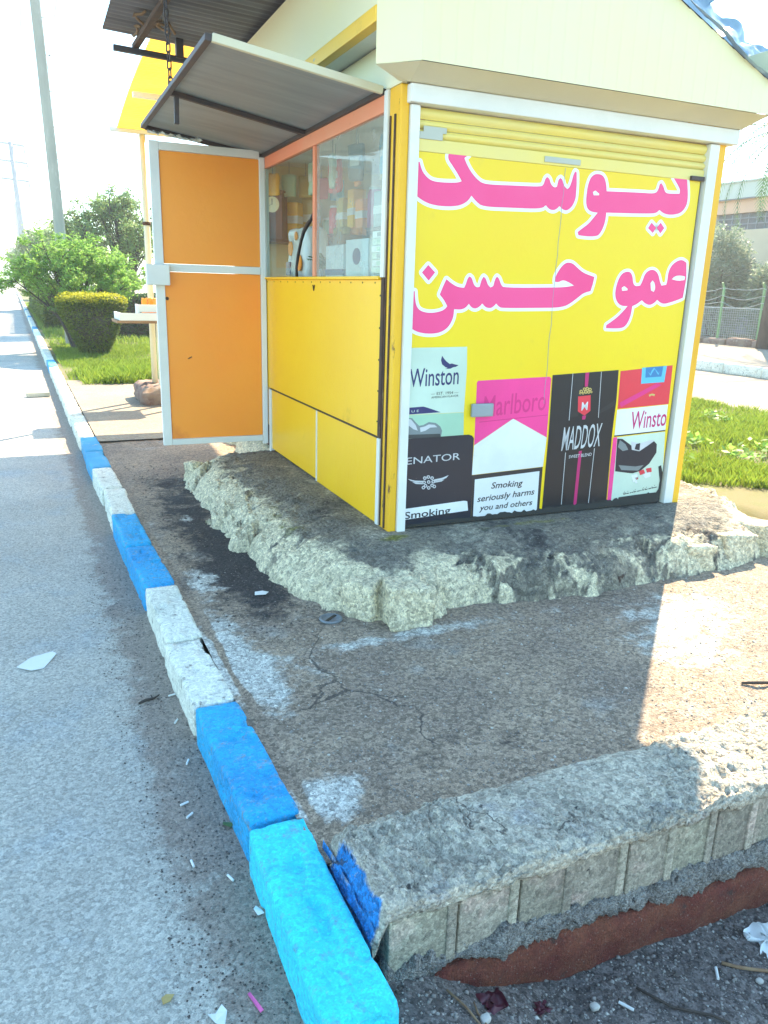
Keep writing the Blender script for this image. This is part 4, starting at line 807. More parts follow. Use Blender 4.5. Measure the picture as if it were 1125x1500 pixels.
# --- left face
bx('corner_post', M['yellow_rust'], (.0, .0, -.015), (.045, .128, 2.12), bevel=.008)
mb = MB(); mb.box(-.006, .045, .0, -.0005, .06, 2.0); mb.box(-.006, .10, .0, -.0005, .112, 2.0); part(mb, 'corner_angle', M['rust'])
bx('lower_trim', M['white'], (-.006, .130, -.012), (.03, .168, .465))
bx('rusted_trim', M['rust'], (-.004, .130, .468), (.03, .168, 1.275))
bx('window_post', M['white'], (-.010, .130, 1.278), (.03, .172, 2.118))
up = bx('wall_panel', M['yellow'], (.0, .170, .472), (.03, 2.335, 1.268), bevel=.004)
bx('wall_panel', M['yellow'], (.004, .170, -.010), (.03, 1.163, .462), bevel=.004)
bx('wall_panel', M['yellow'], (.004, 1.176, .004), (.03, 2.235, .462), bevel=.004)
bx('panel_joint', M['white'], (-.001, 1.164, -.005), (.028, 1.175, .462), bevel=0)
mb = MB(); mb.box(-.003, .17, .4625, .03, 2.25, .4715); part(mb, 'rusty_seam', M['rust'])
mb = MB(); mb.box(-.004, .17, -.035, .03, 2.25, -.0115); part(mb, 'rusty_base_rail', M['rust'])
bx('rear_post', M['white'], (-.008, 2.238, -.02), (.03, 2.275, .462)); bx('rear_post', M['white'], (-.006, 2.338, .472), (.03, 2.385, 2.118))
bx('sill', M['yellow'], (-.018, .172, 1.268), (.03, 2.335, 1.284), bevel=.003)
bx('window_header', M['coral'], (-.004, .174, 2.03), (.03, 2.336, 2.105))
bx('mullion', M['coral'], (-.004, 1.206, 1.286), (.028, 1.246, 2.028))
bx('header_fascia', M['cream'], (.002, .0, 2.122), (.03, 2.4, 2.33))
# glass: right pane whole, left pane broken along a curve
mb = MB(); mb.box(.010, .173, 1.286, .014, 1.205, 2.029); part(mb, 'glass_pane', M['glass'])
crack = [(1.30, 1.62), (1.36, 1.60), (1.44, 1.56), (1.50, 1.50), (1.56, 1.42), (1.60, 1.34), (1.59, 1.286)]
pg = [(2.334, 1.286), (2.334, 2.029), (1.247, 2.029), (1.247, 1.66)] + crack
mb = MB(); n = len(pg)
vsx = [(.010, a, b) for a, b in pg] + [(.014, a, b) for a, b in pg]
mb.add(vsx, [tuple(range(n)), tuple(range(2 * n - 1, n - 1, -1))] + [(i, i + n, (i + 1) % n + n, (i + 1) % n) for i in range(n)])
g2 = part(mb, 'broken_pane', M['glass_clear'])
tag(g2, 'window pane with its lower front part broken away')
mb = MB(); mb.tube([(.006, 1.247, 1.665)] + [(.005, a, b) for a, b in crack], [.006, .011, .014, .012, .010, .011, .009, .010], 7); part(mb, 'rubber_seal', M['black'], g2, smooth=True)
# --- back part of the left side beyond the door opening, back, right wall with its own window, floor, ceiling
bx('wall_panel', M['yellow'], (.0, 3.2, -.01), (.03, D_, 2.33))
bx('lintel', M['white'], (.0, 2.387, 2.06), (.03, 3.198, 2.33))
bx('back_wall', M['cream'], (.032, D_ - .03, -.01), (1.958, D_, 2.33))
bx('side_wall', M['yellow'], (1.96, .06, -.01), (1.99, D_, 1.30))
bx('side_wall', M['yellow'], (1.96, .06, 1.86), (1.99, D_, 2.33))
bx('side_wall', M['yellow'], (1.96, 2.7, 1.30), (1.99, D_, 1.86))
bx('side_wall', M['yellow'], (1.96, .06, 1.30), (1.99, .5, 1.86))
bx('floor', M['rust'], (.032, .06, -.012), (1.958, D_ - .03, .0), bevel=0)
bx('ceiling', M['white'], (.032, .06, 2.20), (1.958, D_ - .03, 2.22), bevel=0)
# --- front: rails, beam, roller shutter
bx('shutter_rail', M['white'], (.046, -.018, -.012), (.092, .030, 2.036), bevel=.004)
bx('shutter_rail', M['white'], (1.862, -.018, -.005), (1.930, .030, 2.036), bevel=.004)
bx('corner_post', M['yellow_rust'], (1.932, -.004, -.015), (1.990, .058, 2.118), bevel=.006)
bx('front_beam', M['white'], (.030, -.045, 2.040), (2.035, .055, 2.116), bevel=.006)
for i, (z0, z1) in enumerate([(1.985, 2.034), (1.945, 1.983), (1.905, 1.943)]):
    mb = MB()
    def slat(u, v, z0=z0, z1=z1): return (.093 + 1.768 * u, .020 - .016 * math.sin(PI * v), z0 + (z1 - z0) * v)
    mb.sheet(slat, 2, 8); part(mb, 'shutter_slat', M['slat'], smooth=True)
bx('bottom_slat', M['slat'], (.093, .004, 1.846), (1.861, .03, 1.903), bevel=.004)
bx('shutter_bracket', M['dksteel'], (1.76, -.012, 1.845), (1.855, .004, 1.868)); bx('maker_plate', M['facade_g'], (.80, -.0015, 1.858), (1.02, .004, 1.885))
mb = MB(); mb.box(.10, -.002, 1.90, .22, .004, 1.93); mb.box(.12, -.002, 1.93, .24, .003, 1.955); part(mb, 'torn_tape', M['facade_g'])

sign = bx('sign_panel', M['sign'], (.0935, .006, .005), (1.842, .030, 1.845), bevel=0)
bx('channel_shadow', M['black'], (1.8425, .022, .01), (1.861, .030, 1.845), bevel=0)  # black strip paints the shadow inside the shutter channel
bx('bottom_gap', M['black'], (.0935, .016, -.012), (1.842, .030, .0045), bevel=0)
mb = MB()
pts = []
zz = 1.84
while zz > .58: pts.append((.935 + .020 * (1.84 - zz) * -.6 + random.uniform(-.004, .004), .0052, zz)); zz -= .06
mb.tube(pts, .0016, 4); part(mb, 'vinyl_seam', M['galv'], sign)
FY = .006  # front plane of the vinyl
def clip_u(poly, lo=.0945, hi=1.8415, zlo=.006):
    def cut(P, ax, val, keep_gt):
        out = []
        for i in range(len(P)):
            a, b = P[i], P[(i + 1) % len(P)]
            ia = (a[ax] >= val) if keep_gt else (a[ax] <= val); ib = (b[ax] >= val) if keep_gt else (b[ax] <= val)
            if ia: out.append(a)
            if ia != ib:
                t = (val - a[ax]) / (b[ax] - a[ax]); out.append((a[0] + t * (b[0] - a[0]), a[1] + t * (b[1] - a[1])))
        return out
    P = cut(poly, 0, lo, True); P = cut(P, 0, hi, False) if P else P
    return cut(P, 1, zlo, True) if P else P
def cdt(polys):
    """union of overlapping polygons -> verts, tris"""
    vs_ = []; fs = []
    for P in polys:
        b = len(vs_); vs_ += [Vector(p) for p in P]; fs.append(list(range(b, b + len(P))))
    r = mgeo.delaunay_2d_cdt(vs_, [], fs, 1, 1e-5)
    return r[0], r[2]
def flatprint(polys, y):
    mb = MB(); v, f = cdt(polys)
    mb.add([(p.x, y, p.y) for p in v], [tuple(t) for t in f])
    return mb
def smooth_poly(P, it=2, sharp=.9):
    for _ in range(it):
        out = []; n = len(P)
        for i in range(n):
            p0, p1, p2 = Vector(P[i - 1]), Vector(P[i]), Vector(P[(i + 1) % n])
            d1, d2 = p1 - p0, p2 - p1
            ang = abs(d1.angle_signed(d2, 0)) if d1.length > 1e-9 and d2.length > 1e-9 else 0
            if ang > sharp: out.append(tuple(p1))
            else:
                out.append(tuple(p1 - d1 * .25)); out.append(tuple(p1 + d2 * .25))
        P = out
    return P
EDGE = .0165
for P in LETTERS:
    S = smooth_poly(P, 2) if len(P) > 6 else P
    fat = [S]
    n = len(S)
    for i in range(n):
        a, b = Vector(S[i]), Vector(S[(i + 1) % n]); d = b - a
        fat.append([(a.x + EDGE * math.cos(t), a.y + EDGE * math.sin(t)) for t in np.linspace(0, 2 * PI, 10, endpoint=False)])
        if d.length > 1e-6:
            q = Vector((-d.y, d.x)).normalized() * EDGE
            fat.append([tuple(a + q), tuple(a - q), tuple(b - q), tuple(b + q)])
    fat = [c for c in (clip_u(p) for p in fat) if len(c) > 2]
    o = part(flatprint(fat, FY - .0006), 'letter_outline', M['letter_edge'], sign)
    o = part(flatprint([clip_u(S)], FY - .0012), 'letter', M['letter'], sign)
for P in HOLES:
    part(flatprint([clip_u(smooth_poly(P, 1))], FY - .0018), 'letter_counter', M['letter_edge'], sign)

# printed packs: one part per pack picture, several inks
GN = dict(mint='pack_print', senator='pack_print', rose='pack_print', black='pack_print', redp='pack_print', grimep='dirt_smear')
GL = dict(mint='mint green cigarette pack print with a bird emblem', senator='midnight blue pack print with a winged emblem', rose='pink and white pack print with a warning label', black='black pinstriped pack print with a red shield', redp='red and white pack print with a shoe picture', grimep='black dirt along the lower edge of the shutter')
inks = {}
def text_polys(s, bold, shear):
    cu = bpy.data.curves.new('lettering', 'FONT'); cu.body = s; cu.offset = bold; cu.resolution_u = 3; cu.shear = shear
    ob = bpy.data.objects.new('lettering', cu); COL.objects.link(ob)
    dg = bpy.context.evaluated_depsgraph_get(); me = bpy.data.meshes.new_from_object(ob.evaluated_get(dg))
    v = [tuple(x.co) for x in me.vertices]; f = [tuple(p.vertices) for p in me.polygons]
    bpy.data.objects.remove(ob); bpy.data.curves.remove(cu); bpy.data.meshes.remove(me)
    return v, f
for g in GN:
    mb = MB(); slots = []
    def slot(c):
        if c not in slots: slots.append(c)
        return slots.index(c)
    for (gg, col, lay, P) in PRINTS:
        if gg != g: continue
        if lay <= 3 and gg != 'grimep' and max(q[1] for q in P) > .13: P = [(a_, z_ - .10 if z_ < .105 else z_) for a_, z_ in P]
        P = clip_u(P)
        if len(P) < 3: continue
        v, f = cdt([P]); mi = slot(col)
        mb.add([(p.x, FY - .0006 * (lay + 1), p.y) for p in v], [tuple(t) for t in f], mi)
    for (s, col, lay, gg, bl_, br_, h, bold, sh) in TEXTS:
        if gg != g: continue
        v, f = text_polys(s, bold, sh)
        x0 = min(p[0] for p in v); x1 = max(p[0] for p in v)
        cap = .70; W_t = br_[0] - bl_[0]
        serif = s in ('Winston', 'Winsto', 'Marlboro')
        vv = []
        for p in v:
            u = (p[0] - x0) / (x1 - x0)
            vv.append((bl_[0] + u * W_t, FY - .0006 * (lay + 1) - .0002, bl_[1] + u * (br_[1] - bl_[1]) + p[1] / cap * h))
        # keep what shows between the rails and above the floor
        keep = [t for t in f if all(.0945 <= vv[i][0] <= 1.8415 and vv[i][2] >= .006 for i in t)]
        mb.add(vv, keep, slot(col))
        if False:   # slab serifs on the feet of the tall letters
            k = len(s)
            mi = slot(col)
            for i in range(k):
                u0 = (i + .12) / k; u1 = (i + .88) / k
                if s[i] in 'os': continue
                z0 = bl_[1] + u0 * (br_[1] - bl_[1]); xx0 = bl_[0] + u0 * W_t; xx1 = bl_[0] + u1 * W_t
                if xx0 < .095 or xx1 > 1.841: continue
                yv = FY - .0006 * (lay + 1) - .0003
                mb.add([(xx0, yv, z0), (xx1, yv, z0), (xx1, yv, z0 + .006), (xx0, yv, z0 + .006)], [(0, 1, 2, 3)], mi)
    o = part(mb, GN[g], [M['ink_' + c] for c in slots], sign)
    tag(o, GL[g])
gr = [(.0945, .0065), (1.8405, .0065)]
for k in range(110):
    u = 1.8405 - (1.8405 - .0945) * k / 109; w = (u - .0945) / 1.746
    gr.append((u, .019 + .016 * w + .024 * random.random() * (.35 + w) + .03 * w ** 14))
g_ = part(flatprint([clip_u(gr)], FY - .0042), 'dirt_smear', M['ink_grime'], sign)
bx('latch', M['galv'], (.458, -.020, .585), (.588, .0005, .655), sign, .006)

# --- roof: flared soffit, boxed fascia, lid
mb = MB()
# soffit strip (front) between beam and fascia, then the chamfered corner and the left eave underside
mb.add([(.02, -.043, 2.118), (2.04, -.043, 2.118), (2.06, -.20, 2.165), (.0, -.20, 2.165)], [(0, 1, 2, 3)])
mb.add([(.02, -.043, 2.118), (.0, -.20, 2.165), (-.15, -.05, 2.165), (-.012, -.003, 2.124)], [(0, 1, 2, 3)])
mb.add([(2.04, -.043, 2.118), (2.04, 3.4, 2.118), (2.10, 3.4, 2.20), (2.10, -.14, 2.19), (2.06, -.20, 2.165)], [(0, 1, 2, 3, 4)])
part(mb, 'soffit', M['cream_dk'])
mb = MB()
mb.box(-.099, -.003, 2.335, .03, 3.38, 2.342)
part(mb, 'eave_lining', M['white'])
FZ = 2.78
mb = MB()
n = 26
for i in range(n):       # shallow box-profile sheets with upright ribs
    u0 = 2.06 * i / n; u1 = 2.06 * (i + 1) / n
    zb0 = 2.167; 
    def topz(u): return min(FZ, 2.305 + (2.06 - u) / .72 * .30) if u > .95 else FZ
    mb.add([(u0, -.202, zb0), (u0 + .010, -.2035, zb0), (u1 - .0, -.2035, zb0), (u1, -.202, zb0), (u1, -.202, topz(u1)), (u1 - .0, -.2035, topz(u1)), (u0 + .010, -.2035, topz(u0)), (u0, -.202, topz(u0))], [(0, 1, 6, 7), (1, 2, 5, 6), (2, 3, 4, 5)])
part(mb, 'fascia', M['cream'])
mb = MB()
mb.add([(.0, -.2025, 2.166), (-.15, -.052, 2.166), (-.15, -.052, FZ), (.0, -.2025, FZ)], [(3, 2, 1, 0)])
part(mb, 'corner_fascia', M['cream'])
bx('eave_beam', M['yellow'], (-.155, -.05, 2.33), (-.10, 3.42, 2.395), bevel=.006)
mb = MB(); mb.box(-.148, -.05, 2.396, -.142, 3.42, FZ); mb.box(2.09, -.12, 2.20, 2.10, 3.42, 2.5); mb.box(-.148, 3.41, 2.2, 2.095, 3.42, FZ); part(mb, 'side_fascia', M['cream'])
mb = MB()
mb.add([(-.15, -.052, FZ), (.0, -.203, FZ), (.95, -.203, FZ), (2.06, -.203, 2.31), (2.10, -.13, 2.29), (2.10, 3.42, 2.5), (1.2, 3.42, FZ), (-.15, 3.42, FZ)], [(0, 1, 2, 3, 4, 5, 6, 7)])
mb.add([(2.06, -.203, 2.167), (2.06, -.203, 2.31), (2.10, -.135, 2.29), (2.10, -.135, 2.18)], [(0, 3, 2, 1)])
part(mb, 'roof_lid', M['corr'])

# --- awning propped out over the window
aw = bx('awning', M['galv'], (-.83, .19, 0), (-.002, 2.37, .006), bevel=0)
aw.location = (0, 0, 2.128); aw.rotation_euler = (0, R(-(-8.0)), 0)
def awb(name, a, b, w, h, mat='dksteel'):
    mb = MB(); mb.bar(a, b, w, h); return part(mb, name, M[mat], aw, .003)
awb('edge_bar', (-.835, .178, -.012), (-.835, 2.382, -.012), .03, .03); awb('edge_bar', (-.004, .178, -.012), (-.004, 2.382, -.012), .026, .026)
awb('side_bar', (-.82, .178, -.010), (-.017, .178, -.010), .026, .034, 'cream_dk'); awb('side_bar', (-.82, 2.382, -.012), (-.017, 2.382, -.012), .03, .03)
awb('rib', (-.82, 1.27, -.015), (-.017, 1.36, -.015), .034, .026)
awb('prop_handle', (-.79, 1.27, -.03), (-.775, 1.27, -.165), .026, .026)

# --- door, open, hinged on the rear post
door = empty('door', (0, 2.33, 0), 0, kiosk)
dy = -.02
def dbx(name, mat, a, b, bev=.004):
    mb = MB(); mb.box(*a, *b); o = part(mb, name, mat, door, bev); return o
dbx('door_frame', M['white'], (-.805, dy, .055), (-.742, .015, 2.145)); dbx('door_frame', M['white'], (-.045, dy, .03), (-.006, .015, 2.10))
dbx('door_frame', M['white'], (-.741, dy, .055), (-.046, .015, .098)); dbx('door_frame', M['white'], (-.741, dy, 1.300), (-.046, .015, 1.352)); dbx('door_frame', M['white'], (-.741, dy, 2.088), (-.046, .015, 2.142))
dbx('door_panel', M['orange'], (-.740, -.008, .100), (-.047, .008, 1.298)); dbx('door_panel', M['orange'], (-.740, -.008, 1.354), (-.047, .008, 2.086))
dbx('lock_box', M['white'], (-.872, -.075, 1.205), (-.712, -.0215, 1.345), .008)
mb = MB(); mb.tube([(-.730, -.009, 1.115), (-.730, -.014, 1.115)], .012, 12); part(mb, 'keyhole', M['rust'], door)
mb = MB(); mb.tube([(-.60, -.0085, .69), (-.572, -.0088, .705)], .004, 6); part(mb, 'rust_mark', M['rust'], door)
mb = MB()
def rag(u, v):
    p = Vector((-.815 + .36 * u, -.02 - .05 * v, 2.150 + .03 * (1 - u))); q = mnoise.noise_vector(Vector((u * 7, v * 3, 1.5))); return (p.x + q.x * .02, p.y + q.y * .03, p.z + abs(q.z) * .05)
mb.sheet(rag, 26, 6); part(mb, 'rag', M['box_white'], door, smooth=True)
# small rivets and stains along the left panel edges
rv = None
for (d, z) in [(d, 1.252) for d in np.arange(.25, 2.3, .17)] + [(.18, z) for z in np.arange(.55, 1.25, .16)]:
    if rv is None:
        mb = MB(); mb.tube([(-.0015, 0, 0), (.003, 0, 0)], .005, 7); rv = part(mb, 'rivet', M['rust'])
    else:
        rv = rv.copy(); COL.objects.link(rv)
    rv.location = (0, d, z)
mb = MB(); mb.bar((-.002, 1.235, 1.235), (-.002, 1.22, 1.20), .008, .003); mb.bar((-.002, 1.205, 1.235), (-.002, 1.22, 1.20), .008, .003); part(mb, 'scratch_mark', M['rust'])

# ---------------------------------------------------------------- dark corrugated canopy above the service side
KM = Matrix.Translation(KO) @ Matrix.Rotation(KR, 4, 'Z')
can = empty('metal_canopy', KM @ Vector((-.3, 1.2, 2.75)), KR)
tag(can, 'dark corrugated sheet canopy hung over the awning, seen from below', 'canopy')
def CL(v): return (v[0] + .3, v[1] - 1.2, v[2] - 2.75)
nd = 420
ds = np.linspace(-.5, 2.72, nd)
def cz(u, d): return 2.80 + (u - .33) / (-1.36) * .07 + .007 * np.sin(2 * PI * d / .075)
us = np.array([-1.02, -.6, -.2, .33])
U, Dd = np.meshgrid(us, ds)
Zz = cz(U, Dd)
i_ = np.arange(U.size).reshape(U.shape)
f = np.stack([i_[:-1, :-1], i_[:-1, 1:], i_[1:, 1:], i_[1:, :-1]], -1).reshape(-1, 4)
np_mesh('sheet', np.stack([U + .3, Dd - 1.2, Zz - 2.75], -1).reshape(-1, 3), f, M['corr'], can, True)
mb = MB(); mb.box(*CL((.30, -.18, FZ + .004)), *CL((.36, 2.7, 2.80))); mb.build('batten', M['wood'], can)
mb = MB(); mb.bar(CL((-.965, 2.60, 2.740)), CL((.2, 2.60, 2.690)), .035, .035); mb.build('cross_tube', M['dksteel'], can)
mb = MB(); mb.bar(CL((-.82, 2.62, 2.765)), CL((-.70, .9, 2.83)), .04, .03); mb.build('strut', M['rust'], can)
for A_, B_ in (((-.55, 2.57, 2.725), (-.50, 2.63, 2.86)), ((.1, 2.57, 2.71), (.15, 2.63, 2.80))):
    mb = MB(); mb.box(*CL(A_), *CL(B_)); mb.build('hanger', M['dksteel'], can)
mb = MB(); random.seed(3)
for k in range(6):
    a = Vector((-.76 + random.uniform(-.07, .07), 2.2 + random.uniform(-.1, .1), 2.80)); P = [a]
    for q in range(7): P.append(P[-1] + Vector((random.uniform(-.05, .05), random.uniform(-.05, .05), random.uniform(-.03, .02))))
    mb.tube([CL(p) for p in P], .009, 5)
mb.build('wire_knot', M['wood'], can, True)
mb = MB(); mb.tube([CL((-.15, .78, 2.36)), CL((-.12, .60, 2.42)), CL((-.02, .42, 2.55)), CL((.0, .25, 2.62)), CL((.05, .1, 2.66)), CL((.12, -.02, 2.79))], .009, 7); mb.build('cable', M['cream_dk'], can, True)

# chain from the canopy to the awning edge
ch0 = KM @ Vector((-.815, 1.27, 2.262)); ch1 = KM @ Vector((-.84, 1.20, 2.86))
chain = empty('chain', ch1); tag(chain, 'rusty steel chain hanging from the dark canopy to the awning edge', 'chain')
def torus_link(w, l, r):
    mb = MB(); P = []
    for k in range(20):
        a = 2 * PI * k / 20; P.append(Vector((math.cos(a) * w, 0, math.sin(a) * w + (l if math.sin(a) > 0 else -l))))
    P += P[:2]; mb.tube(P, r, 7, cap=False); return mb
nL = 15
lk = torus_link(.011, .014, .0042).build('chain_link', M['dksteel'], chain, True)
dirv = (ch0 - ch1)
for k in range(nL):
    o = lk if k == 0 else lk.copy()
    if k: COL.objects.link(o)
    o.location = dirv * ((k + .5) / nL); o.rotation_euler = (R(2 * math.sin(k)), R(3), R(90 * (k % 2) + 20)); o.scale = (1, 1, 1.0)
mb = MB(); P = [Vector((.020 * math.cos(a), .0, .020 * math.sin(a))) for a in np.linspace(-.3, 2 * PI - .9, 22)]
mb.tube(P, .0065, 8); hk = mb.build('hook', M['rust'], chain, True); hk.location = dirv + Vector((0, 0, .0)); hk.rotation_euler = (0, 0, R(70))

# blue tarpaulin thrown over the right of the roof
def tarp_fn(path_a, path_b, amp, seed):
    def fn(u, v):
        a = Vector(path_a[0]).lerp(Vector(path_a[1]), u) if len(path_a) == 2 else None
        def ev(P):
            k = u * (len(P) - 1); i = min(int(k), len(P) - 2); return Vector(P[i]).lerp(Vector(P[i + 1]), k - i)
        p = ev(path_a).lerp(ev(path_b), v)
        n = mnoise.noise_vector(Vector((u * 5 + seed, v * 3, seed))) * amp + mnoise.noise_vector(Vector((u * 16 + seed, v * 9, seed))) * amp * .3
        return p + n
    return fn
tp = empty('tarpaulin', KM @ Vector((1.9, 0, 2.4)), KR)
tag(tp, 'crumpled pale blue tarpaulin thrown over the right side of the kiosk roof', 'tarpaulin')
def TL(P): return [(p[0] - 1.9, p[1], p[2] - 2.4) for p in P]
mb = MB()
mb.sheet(tarp_fn(TL([(.9, -.235, 2.80), (1.32, -.235, 2.62), (1.66, -.235, 2.49), (1.82, -.235, 2.40), (2.05, -.225, 2.31)]), TL([(1.15, -.15, 2.88), (1.50, -.14, 2.64), (1.74, -.13, 2.53), (1.93, -.10, 2.43), (2.13, -.06, 2.34)]), .018, 2.0), 60, 14)
mb.build('rolled_edge', M['tarp'], tp, True)
mb = MB()
mb.sheet(tarp_fn(TL([(1.40, -.15, 2.60), (1.70, -.14, 2.47), (1.90, -.12, 2.38), (2.16, -.06, 2.31)]), TL([(1.70, .2, 2.84), (2.02, .22, 2.75), (2.26, .24, 2.68), (2.48, .26, 2.62)]), .045, 6.0), 50, 22)
mb.build('lower_fold', M['tarp'], tp, True)
mb = MB()
mb.sheet(tarp_fn(TL([(1.45, .1, 2.66), (1.70, .2, 2.75), (1.88, .2, 2.76), (1.97, .2, 2.79)]), TL([(1.55, .2, 3.1), (1.8, .25, 3.1), (2.05, .3, 3.08), (2.25, .3, 3.0)]), .04, 9.0), 40, 22)
mb.build('upper_fold', M['tarp'], tp, True)

# ---------------------------------------------------------------- goods behind the service window
def K3(u, d, z): return KM @ Vector((u, d, z))
def good(name, label, cat, u, d, z, rz=0, group=None):
    return tag(empty(name, K3(u, d, z), KR + rz), label, cat, group)
def sbox(par, name, mat, sx, sy, sz, x=0, y=0, z=0, bev=.003):
    mb = MB(); mb.box(x - sx / 2, y - sy / 2, z, x + sx / 2, y + sy / 2, z + sz); return mb.build(name, mat, par, False, bev)
bx('counter', M['wood'], (.034, .174, 1.236), (.42, 2.33, 1.262)); bx('shelf', M['dkwood'], (.55, .9, 1.60), (.80, 3.2, 1.625)); bx('shelf', M['wood'], (1.3, .6, 1.20), (1.7, 3.2, 1.225))
bx('shelf_stand', M['dkwood'], (.60, 2.95, .0), (.66, 3.0, 1.598)); bx('shelf_stand', M['dkwood'], (.60, 1.0, .0), (.66, 1.05, 1.598)); bx('shelf_stand', M['wood'], (1.4, 1.0, .0), (1.46, 1.05, 1.198)); bx('counter_leg', M['wood'], (.36, .25, .0), (.40, .29, 1.235)); bx('counter_leg', M['wood'], (.36, 2.2, .0), (.40, 2.24, 1.235))
g = good('carton', 'white carton with a violet band beside the window mullion', 'carton', .16, 1.0, 1.263)
sbox(g, 'box', M['ink_paper'], .22, .30, .20); sbox(g, 'band', M['ink_navy'], .223, .303, .035, 0, 0, .03, 0); sbox(g, 'flap', M['box_white'], .10, .30, .006, -.02, 0, .2)
g = good('carton', 'white carton with a round blue mark in the middle of the front pane', 'carton', .17, .68, 1.263, .12)
sbox(g, 'box', M['ink_paper'], .22, .26, .22); mb = MB(); mb.tube([(-.1105, .0, .13), (-.1125, .0, .13)], .045, 14); mb.build('round_mark', M['ink_navy'], g); sbox(g, 'flap', M['box_white'], .1, .26, .006, -.02, 0, .22)
for k in range(7):
    g = good('packet_stack', ('lowest', 'second', 'third', 'fourth', 'fifth', 'sixth', 'topmost')[k] + ' pale packet of the stack nearest the white window post', 'packet', .15, .36, 1.263 + k * .036, .03 * math.sin(k * 2), 'packets stacked in the window')
    g.name = 'packet'
    sbox(g, 'body', M['ink_mint'] if k % 2 else M['ink_paper'], .16, .22, .034); sbox(g, 'label_strip', M['ink_green'] if k % 3 else M['ink_grey'], .162, .09, .02, 0, 0, .007, 0)
g = good('tray_of_sweets', 'small tray of tan sweets standing on the white carton by the mullion', 'tray', .16, 1.02, 1.472); g.name = 'tray'
sbox(g, 'tray_base', M['wood'], .16, .2, .05)
for k in range(10):
    o = rough_box('sweet', .035, .05, .045, M['orange'] if k % 3 else M['leafdry'], g, 2, .004, 20, 60 + k, .01); o.location = (-.06 + (k % 3) * .05, -.08 + (k // 3) * .05, .05); o.rotation_euler = (.3 * math.sin(k), .2, k)
def bag(label, u, d, z, sx, sy, sz, mat, seed, group=None):
    g = good('snack_bag', label, 'bag', u, d, z)
    o = rough_box('bag', sx, sy, sz, M[mat], g, 9, .012, 12, seed, .05); return g
g = bag('cream plastic sack with orange spots behind the broken pane', .22, 2.02, 1.263, .18, .42, .36, 'ink_paper', 71)
for (y, z, r) in ((.08, .22, .05), (-.12, .12, .055), (-.05, .30, .03)):
    mb = MB(); mb.tube([(-.098, y, z), (-.105, y, z)], r, 14); mb.build('spot', M['orange'], g)
sbox(g, 'corner_patch', M['ink_navy'], .01, .10, .09, -.099, .14, .04, 0)
g = bag('yellow snack bag leaning behind the broken pane', .30, 1.50, 1.263, .12, .16, .30, 'yellow', 72)
sbox(g, 'print_band', M['ink_red'], .006, .12, .06, -.064, 0, .16, 0)
g = good('clock', 'dark red wooden case clock with a round cream dial on the back shelf', 'clock', .30, 3.12, 1.596, .9)
sbox(g, 'case', M['dkwood'], .12, .17, .36); mb = MB(); mb.tube([(-.061, 0, .27), (-.066, 0, .27)], .062, 20); mb.build('dial', M['cream'], g)
mb = MB(); mb.bar((-.0675, 0, .27), (-.0675, .0, .315), .006, .002); mb.bar((-.0675, 0, .27), (-.0675, .03, .26), .006, .002); mb.build('hands', M['black'], g); sbox(g, 'cornice', M['dkwood'], .14, .19, .02, 0, 0, .36)
for k, (d, c, h) in enumerate([(2.65, 'ink_red', .22), (2.45, 'ink_gold', .26), (2.22, 'yellow', .30), (2.05, 'orange', .22), (1.85, 'ink_plum', .28), (1.70, 'ink_grey', .24), (1.52, 'yellow', .22), (1.36, 'ink_red', .26), (1.2, 'ink_midnight', .28), (1.05, 'ink_green', .22)]):
    names = ['bright red tub at the far end of the inner shelf', 'mustard packet on the inner shelf next to the red tub', 'tall yellow packet on the inner shelf', 'orange packet on the inner shelf', 'plum coloured tin on the inner shelf', 'grey box on the inner shelf behind the mullion', 'short yellow box on the inner shelf behind the mullion', 'red box on the inner shelf in the front pane', 'tall dark box on the inner shelf in the front pane', 'green box at the front end of the inner shelf']
    g = good('packet', names[k], 'packet', .67, d, 1.626, .1 * math.sin(k * 3), 'goods on the inner shelf')
    if k in (0, 4):
        mb = MB(); mb.lathe([(.055, 0), (.06, .02), (.06, h - .04), (.05, h - .02), (.05, h - .015)], 18); mb.build('body', M[c], g, True); mb = MB(); mb.lathe([(.053, h - .014), (.053, h)], 18); mb.build('lid', M['ink_paper'], g)
    else:
        sbox(g, 'body', M[c], .10, .13, h); sbox(g, 'print_band', M['ink_paper'], .103, .133, .05, 0, 0, h * .4, 0)
for k in range(9):
    d = .55 + k * .22; c = ('ink_plum', 'yellow', 'ink_cyan', 'ink_gold', 'ink_grey', 'orange', 'ink_mint', 'ink_red', 'ink_green')[k]
    nm = ('plum', 'yellow', 'sky blue', 'ochre', 'grey', 'orange', 'mint', 'red', 'green')[k]
    g = good('hanging_packet', nm + ' packet hanging under the kiosk ceiling behind the glass', 'packet', .35 + .1 * (k % 2), d, 1.88, .3 * math.sin(k * 2), 'packets hanging in the window')
    o = rough_box('body', .03, .15, .22, M[c], g, 5, .008, 12, 90 + k, .012); mb = MB(); mb.tube([(0, 0, .215), (0, .0, .32)], .003, 5); mb.build('string', M['wire'], g); sbox(g, 'print_band', M['ink_paper'], .034, .09, .05, 0, 0, .09, 0)
bx('shelf', M['dkwood'], (.034, 2.98, 1.57), (1.2, 3.318, 1.595))
